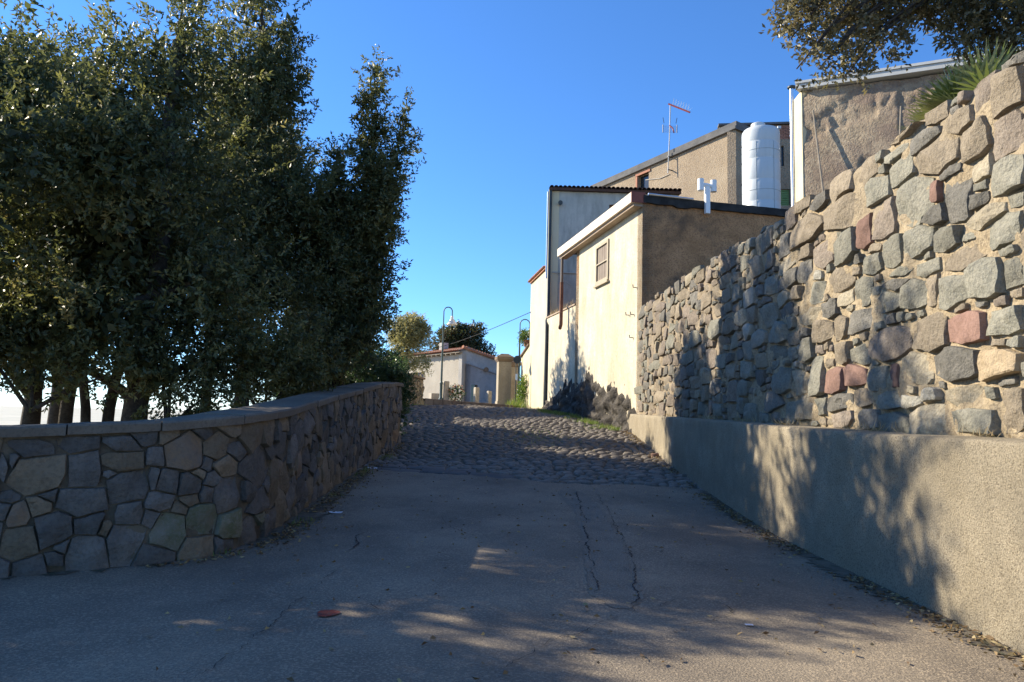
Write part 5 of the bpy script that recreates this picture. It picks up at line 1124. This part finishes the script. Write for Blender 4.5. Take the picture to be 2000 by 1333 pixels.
p = at(520, 770, 11.5); shrub('young_shrub', [(p[0], 11.5, 1.9, .8, .6, .65), (p[0]+.5, 11.7, 2.2, .6, .5, .7), (p[0]-.6, 11.5, 2.0, .5, .5, .5)], 800, M['oak'], 'leafy undergrowth above the bend of the coping', nl=11, slen=.22, L=.08, W=.034)
p = at(60, 790, 9.5); shrub('young_shrub', [(p[0], 9.5, 1.9, .9, .6, .5), (p[0]+.9, 9.6, 1.75, .6, .5, .4), (p[0]-.8, 9.4, 2.2, .8, .6, .7)], 620, M['oak'], 'hanging leaf sprays at the left edge just above the coping', nl=11, slen=.22, L=.085, W=.034)
# branches of the oak that overhangs the right wall
def ob(u, v, Y, r, k=1.0): p = at(u, v, Y); return (p[0], p[1], p[2], r, r*.9, r*k)
lob = [ob(1600, -10, 6.6, .38), ob(1565, 30, 6.5, .22), ob(1640, 60, 6.6, .26), ob(1700, 20, 6.7, .30), ob(1690, 90, 6.6, .20), ob(1760, 20, 6.8, .28), ob(1590, 90, 6.4, .12, 1.3), ob(1740, 70, 6.7, .20), ob(1800, 0, 6.8, .28),
       ob(1670, 125, 6.5, .11, 1.2), ob(1625, 110, 6.45, .12, 1.2), ob(1540, 15, 6.4, .11), ob(1850, 10, 6.6, .22), ob(1930, 20, 6.4, .36), ob(1980, 60, 6.2, .26), ob(1880, 60, 6.5, .16), ob(1910, 85, 6.5, .13), ob(2040, 20, 6.2, .5), ob(1700, -70, 6.8, .6), ob(1900, -70, 6.8, .6), ob(1985, 90, 6.3, .12),
       ob(1545, 75, 6.4, .07), ob(1556, 135, 6.4, .055), ob(1650, 150, 6.5, .06), ob(1600, 135, 6.45, .07)]
eo = thing('overhanging_oak', (7.4, 8.2, 4.2), 'oak boughs hanging into the top right corner above the wall', 'tree')
mb = MB(); mb.tube([(7.4, 8.2, 3.9), (7.2, 8.0, 6), (6.4, 7.4, 7.6), (5.0, 6.9, 7.4), (3.8, 6.7, 6.6)], [.24, .2, .14, .08, .04], 9)
for l in lob: mb.tube([(l[0]+.9, l[1]+.15, l[2]+.9), (l[0]+.35, l[1]+.05, l[2]+.45), (l[0], l[1], l[2])], [.028, .016, .006], 6)
mb.build('trunk', M['bark'], eo, smooth=60)
crown('crown', lob, 2300, M['oakpale'], R, nl=10, slen=.17, L=.062, W=.027, gap=-.75, up=-.15, shell=.6, cs=2.5, parent=eo)
# trees in the distance
lob = blob((-6.6, 45, 6.2), (1.5, 1.3, 1.4), 12, R)+[(-7.1, 44.6, 4.3, .9, .7, .9), (-5.7, 44.8, 4.3, .5, .5, .6)]
tree('pale_tree', (-6.7, 45, 1.9), [(-6.7, 45, 3.2), (-6.6, 45, 5), (-6.6, 45, 6.5)], 0.09, lob, 3000, 'airy pale yellow-green tree left of the cottage', M['paleleaf'], R, nl=10, slen=.4, L=.12, W=.05, gap=-.45)
lob = blob((-4.3, 63, 8.0), (2.3, 2.0, 1.5), 12, R)+[(-2.6, 63, 6.8, 1.1, 1, .9), (-6.2, 63, 7.2, 1.0, 1, .9)]
tree('russet_tree', (-4.3, 63, 1.9), [(-4.3, 63, 4), (-4.3, 63, 7)], .2, lob, 2600, 'round green and russet tree behind the cottage roof', M['figleaf'], R, nl=10, slen=.4, L=.17, W=.1, gap=-.6, inner=1500)
p = at(890, 770, 35.6); z0 = plz(p[0], 35.6)
fb = shrub('flowering_bush', [(p[0], 35.7, z0+.36, .40, .35, .40)], 260, M['shrub'], 'small green bush with cream and red flowers between the bollards', nl=10, slen=.14, L=.06, W=.03, gap=-1)
C, d, r_ = lobes_points([(p[0], 35.65, z0+.42, .42, .37, .42)], 150, R, .1); Q = leaf_quads(C, R.normal(size=C.shape), np.full(150, .09), np.full(150, .08), R); V = Q.reshape(-1, 3)
o = np_mesh('flowers', V, np.arange(len(V)).reshape(-1, 4), M['petal'], attr=np.repeat(R.uniform(0, 1, 150), 4)); attach(o, fb); o['kind'] = 'stuff'
# flower pot on the garden wall
p = at(1031, 684, 34.6); zz = 4.78; e = thing('flower_pot', (.72, 34.75, zz), 'terracotta pot of yellow-green plants on the garden wall', 'flower pot')
zz = float(np.interp(34.75, [34.13, 36.6], [4.84, 4.44]))
MB().lathe((.73, 34.75, zz), [(.13, 0), (.18, .28), (.20, .29), (.20, .34), (.17, .34), (.16, .3)], 16).build('pot', M['terracotta'], e, smooth=40)
crown('plant', [(.70, 34.75, zz+.5, .3, .3, .3), (.55, 34.75, zz+.35, .18, .2, .25)], 150, M['grass'], R, nl=9, slen=.18, L=.10, W=.035, gap=-1, parent=e)
e = shrub('climbing_weeds', [(.55, 35.2, 2.4, .12, .9, .8), (.6, 34.6, 2.9, .10, .5, .6), (.45, 35.5, 2.0, .25, .7, .35)], 420, M['grass'], 'green climbing weeds on the foot of the garden wall', nl=9, slen=.18, L=.08, W=.04, gap=-.2)

# fan palms on top of the rubble wall
def palmetto(u, v, Y, r_, n, lab):
    p = at(u, v, Y); base = np.array([p[0], p[1], w_hi(Y)+.03]); e = thing('fan_palm', tuple(base), lab, 'palm', 'fan palms on top of the rubble wall'); V = []; A = []
    for k in range(n):
        a = R.uniform(0, 2*math.pi); el = R.uniform(.25, 1.35); hub = base+np.array([math.cos(a)*math.cos(el), math.sin(a)*math.cos(el), math.sin(el)])*r_*.42; ax = hub-base; ax /= np.linalg.norm(ax); s = np.cross(ax, (0, 0, 1)); s /= np.linalg.norm(s); tone = R.uniform(0, .8)
        for j in range(13):
            b = (j-6)/6*1.25; dd = ax*math.cos(b)+s*math.sin(b); dd[2] -= .10; L_ = r_*.72*R.uniform(.8, 1.1)*(1-.15*abs(b)); nrm = np.cross(ax, s); wv = np.cross(dd, nrm); wv /= np.linalg.norm(wv); wv *= .011+.006*R.random()
            V += [hub-wv*.4, hub+dd*L_*.5-wv, hub+dd*L_, hub+dd*L_*.5+wv]; A += [min(1, tone+R.uniform(0, .25))]*4
    mb = MB()
    for k in range(5): a = k*1.3; mb.tube([base, base+np.array([math.cos(a)*.2, math.sin(a)*.2, .35])*r_], [.012, .006], 5)
    mb.build('stalks', M['wood'], e); V = np.array(V); o = np_mesh('fronds', V, np.arange(len(V)).reshape(-1, 4), M['palmetto'], attr=A); attach(o, e)
palmetto(1925, 165, 5.9, .56, 18, 'largest fan palm at the top of the wall near the right edge')
palmetto(1880, 195, 6.2, .52, 16, 'middle fan palm tuft on the wall top')
palmetto(1843, 222, 6.5, .44, 13, 'smallest fan palm tuft lowest on the wall top')

# grass, weeds, litter
def blades(name, pts, h, wdt, mat, kind='stuff', lab=None, cat=None, parent=None, lean=.35):
    P = np.array(pts); n = len(P); D = np.stack([R.normal(size=n)*lean, R.normal(size=n)*lean, np.ones(n)], 1); Q = leaf_quads(P, D, h*R.uniform(.5, 1.3, n), np.full(n, wdt), R, fold=.1); V = Q.reshape(-1, 3)
    o = np_mesh(name, V, np.arange(len(V)).reshape(-1, 4), mat, attr=np.repeat(R.uniform(0, 1, n), 4)); setp(o, lab, cat, kind=kind); attach(o, parent); return o
pts = []
while len(pts) < 2600:      # weeds at the foot of the yellow house
    t = R.uniform(.6, 9.5); off = abs(R.normal())*.28+.32; q = C0+A_*t+nA*off
    if mn.noise(Vector((t*1.7, off*2, 3))) > -.05: pts.append((q[0], q[1], gz(*q)-.01))
blades('grass', pts, .13, .010, M['grass'], lab='green grass along the foot of the yellow house', cat='grass')
pts = []
while len(pts) < 700:
    q = np.array([.35, 34.6])+R.normal(size=2)*np.array([.22, .7]); pts.append((q[0], q[1], gz(*q)-.01))
blades('weeds', pts, .4, .018, M['grass'], lab='bright green weeds at the foot of the garden wall', cat='weeds')
pts = []
while len(pts) < 420:
    y = R.uniform(5, 20); x = R.uniform(plinth_x(y)+.15, WX-.03)
    if mn.noise(Vector((y*1.1, 3, 3))) > .12: pts.append((x, y, w_lo(y)))
blades('dry_grass', pts, .11, .006, M['drygrass'], lab='dry grass wisps on the ledge of the plinth', cat='dry grass', lean=.9)
pts = []
while len(pts) < 260:
    t = R.uniform(6.2, 9.6); q = C0+A_*t-nA*R.uniform(0, .2)
    if mn.noise(Vector((t*1.5, 8, 3))) > -.1: pts.append((q[0], q[1], 5.47))
blades('dry_grass', pts, .26, .010, M['drygrass'], lab='dry grass on top of the courtyard wall', cat='dry grass', lean=.4)
pts = []
while len(pts) < 900:      # small weeds between cobbles and along the left wall
    y = R.uniform(7, 34) if R.random() < .7 else R.normal(7.0, .35); x = left_bound(y)+.25+abs(R.normal())*.12 if y > 6.6 else -2.6-(6.6-y)*1.3+abs(R.normal())*.1
    if mn.noise(Vector((y*.9, 1, 3))) > .1: pts.append((x, y, gz(x, y)-.01))
for _ in range(500):
    y = R.normal(19.0, 1.0); x = R.normal(.7, .5); pts.append((x, y, gz(x, y)-.02))
blades('weeds', pts, .07, .009, M['grass'], lab='short weeds between the cobbles and along the left wall', cat='weeds')
pts = []
while len(pts) < 5200:
    y = R.uniform(3.5, 22); k = R.random()
    if k < .42: x = plinth_x(min(y, 20.8))-.03-abs(R.normal())*.13
    elif k < .86:
        if y > 17.3: continue
        x = (left_bound(y) if y > 6.2 else -2.9-(6.2-y)*1.75)+.24+abs(R.normal())*.16
    else: x = R.uniform(-2.2, 3)
    if k < .86 and mn.noise(Vector((x, y*.8, 5))) < -.15: continue
    pts.append((x, y, gz(x, y)+.012))
P = np.array(pts); n = len(P); D = R.normal(size=(n, 3)); D[:, 2] = R.normal(size=n)*.12; Q = leaf_quads(P, D, R.uniform(.02, .06, n), R.uniform(.012, .03, n), R, fold=.15); Q[:, :, 2] = np.maximum(Q[:, :, 2], (P[:, 2]-.006)[:, None]); V = Q.reshape(-1, 3)
setp(np_mesh('fallen_leaves', V, np.arange(len(V)).reshape(-1, 4), M['dryleaf'], attr=np.repeat(R.uniform(0, 1, n), 4)), 'dry fallen leaves gathered along the wall feet', 'fallen leaves', kind='stuff')
def scrap(u, v, s, lab, mat='paper', cat='litter'):
    c = ground_px(u, v); V = []; n = 7
    for j in range(n):
        for i in range(n):
            x = c[0]+(i/(n-1)-.5)*s*1.5+rnd.uniform(-1, 1)*s*.05; yy = c[1]+(j/(n-1)-.5)*s+rnd.uniform(-1, 1)*s*.05; V.append((x, yy, gz(x, yy)+.01+s*.16*abs(mn.noise(Vector((i*.6+u, j*.6, 1))))))
    o = MB().add(V, [(j*n+i, j*n+i+1, (j+1)*n+i+1, (j+1)*n+i) for j in range(n-1) for i in range(n-1)]).build('paper_scrap', M[mat]); setp(o, lab, cat, 'paper scraps on the road')
scrap(655, 1003, .11, 'crumpled pale scrap on the asphalt near the left wall'); scrap(727, 916, .12, 'crumpled pale scrap beside the stone slabs by the left wall'); scrap(1463, 1224, .035, 'tiny white scrap on the asphalt at lower right')
for (u, v, s, lab) in ((1279, 893, .11, 'loose reddish stone at the plinth foot on the cobbles'), (1340, 931, .07, 'small loose stone at the plinth foot by the asphalt edge')):
    c = ground_px(u, v); poly = np.array([(math.cos(a)*s*rnd.uniform(.8, 1.1), math.sin(a)*s*.8*rnd.uniform(.8, 1.1)) for a in np.linspace(0, 2*math.pi, 9)[:-1]]); V, Fc = stone(poly, s*.7, n=10, seed=int(u))
    o = MB().add([(c[0]+x, c[1]+yy, gz(*c)+d) for x, yy, d in V], Fc).build('loose_stone', M['rr' if u < 1300 else 'rd'], smooth=45); setp(o, lab, 'stone')
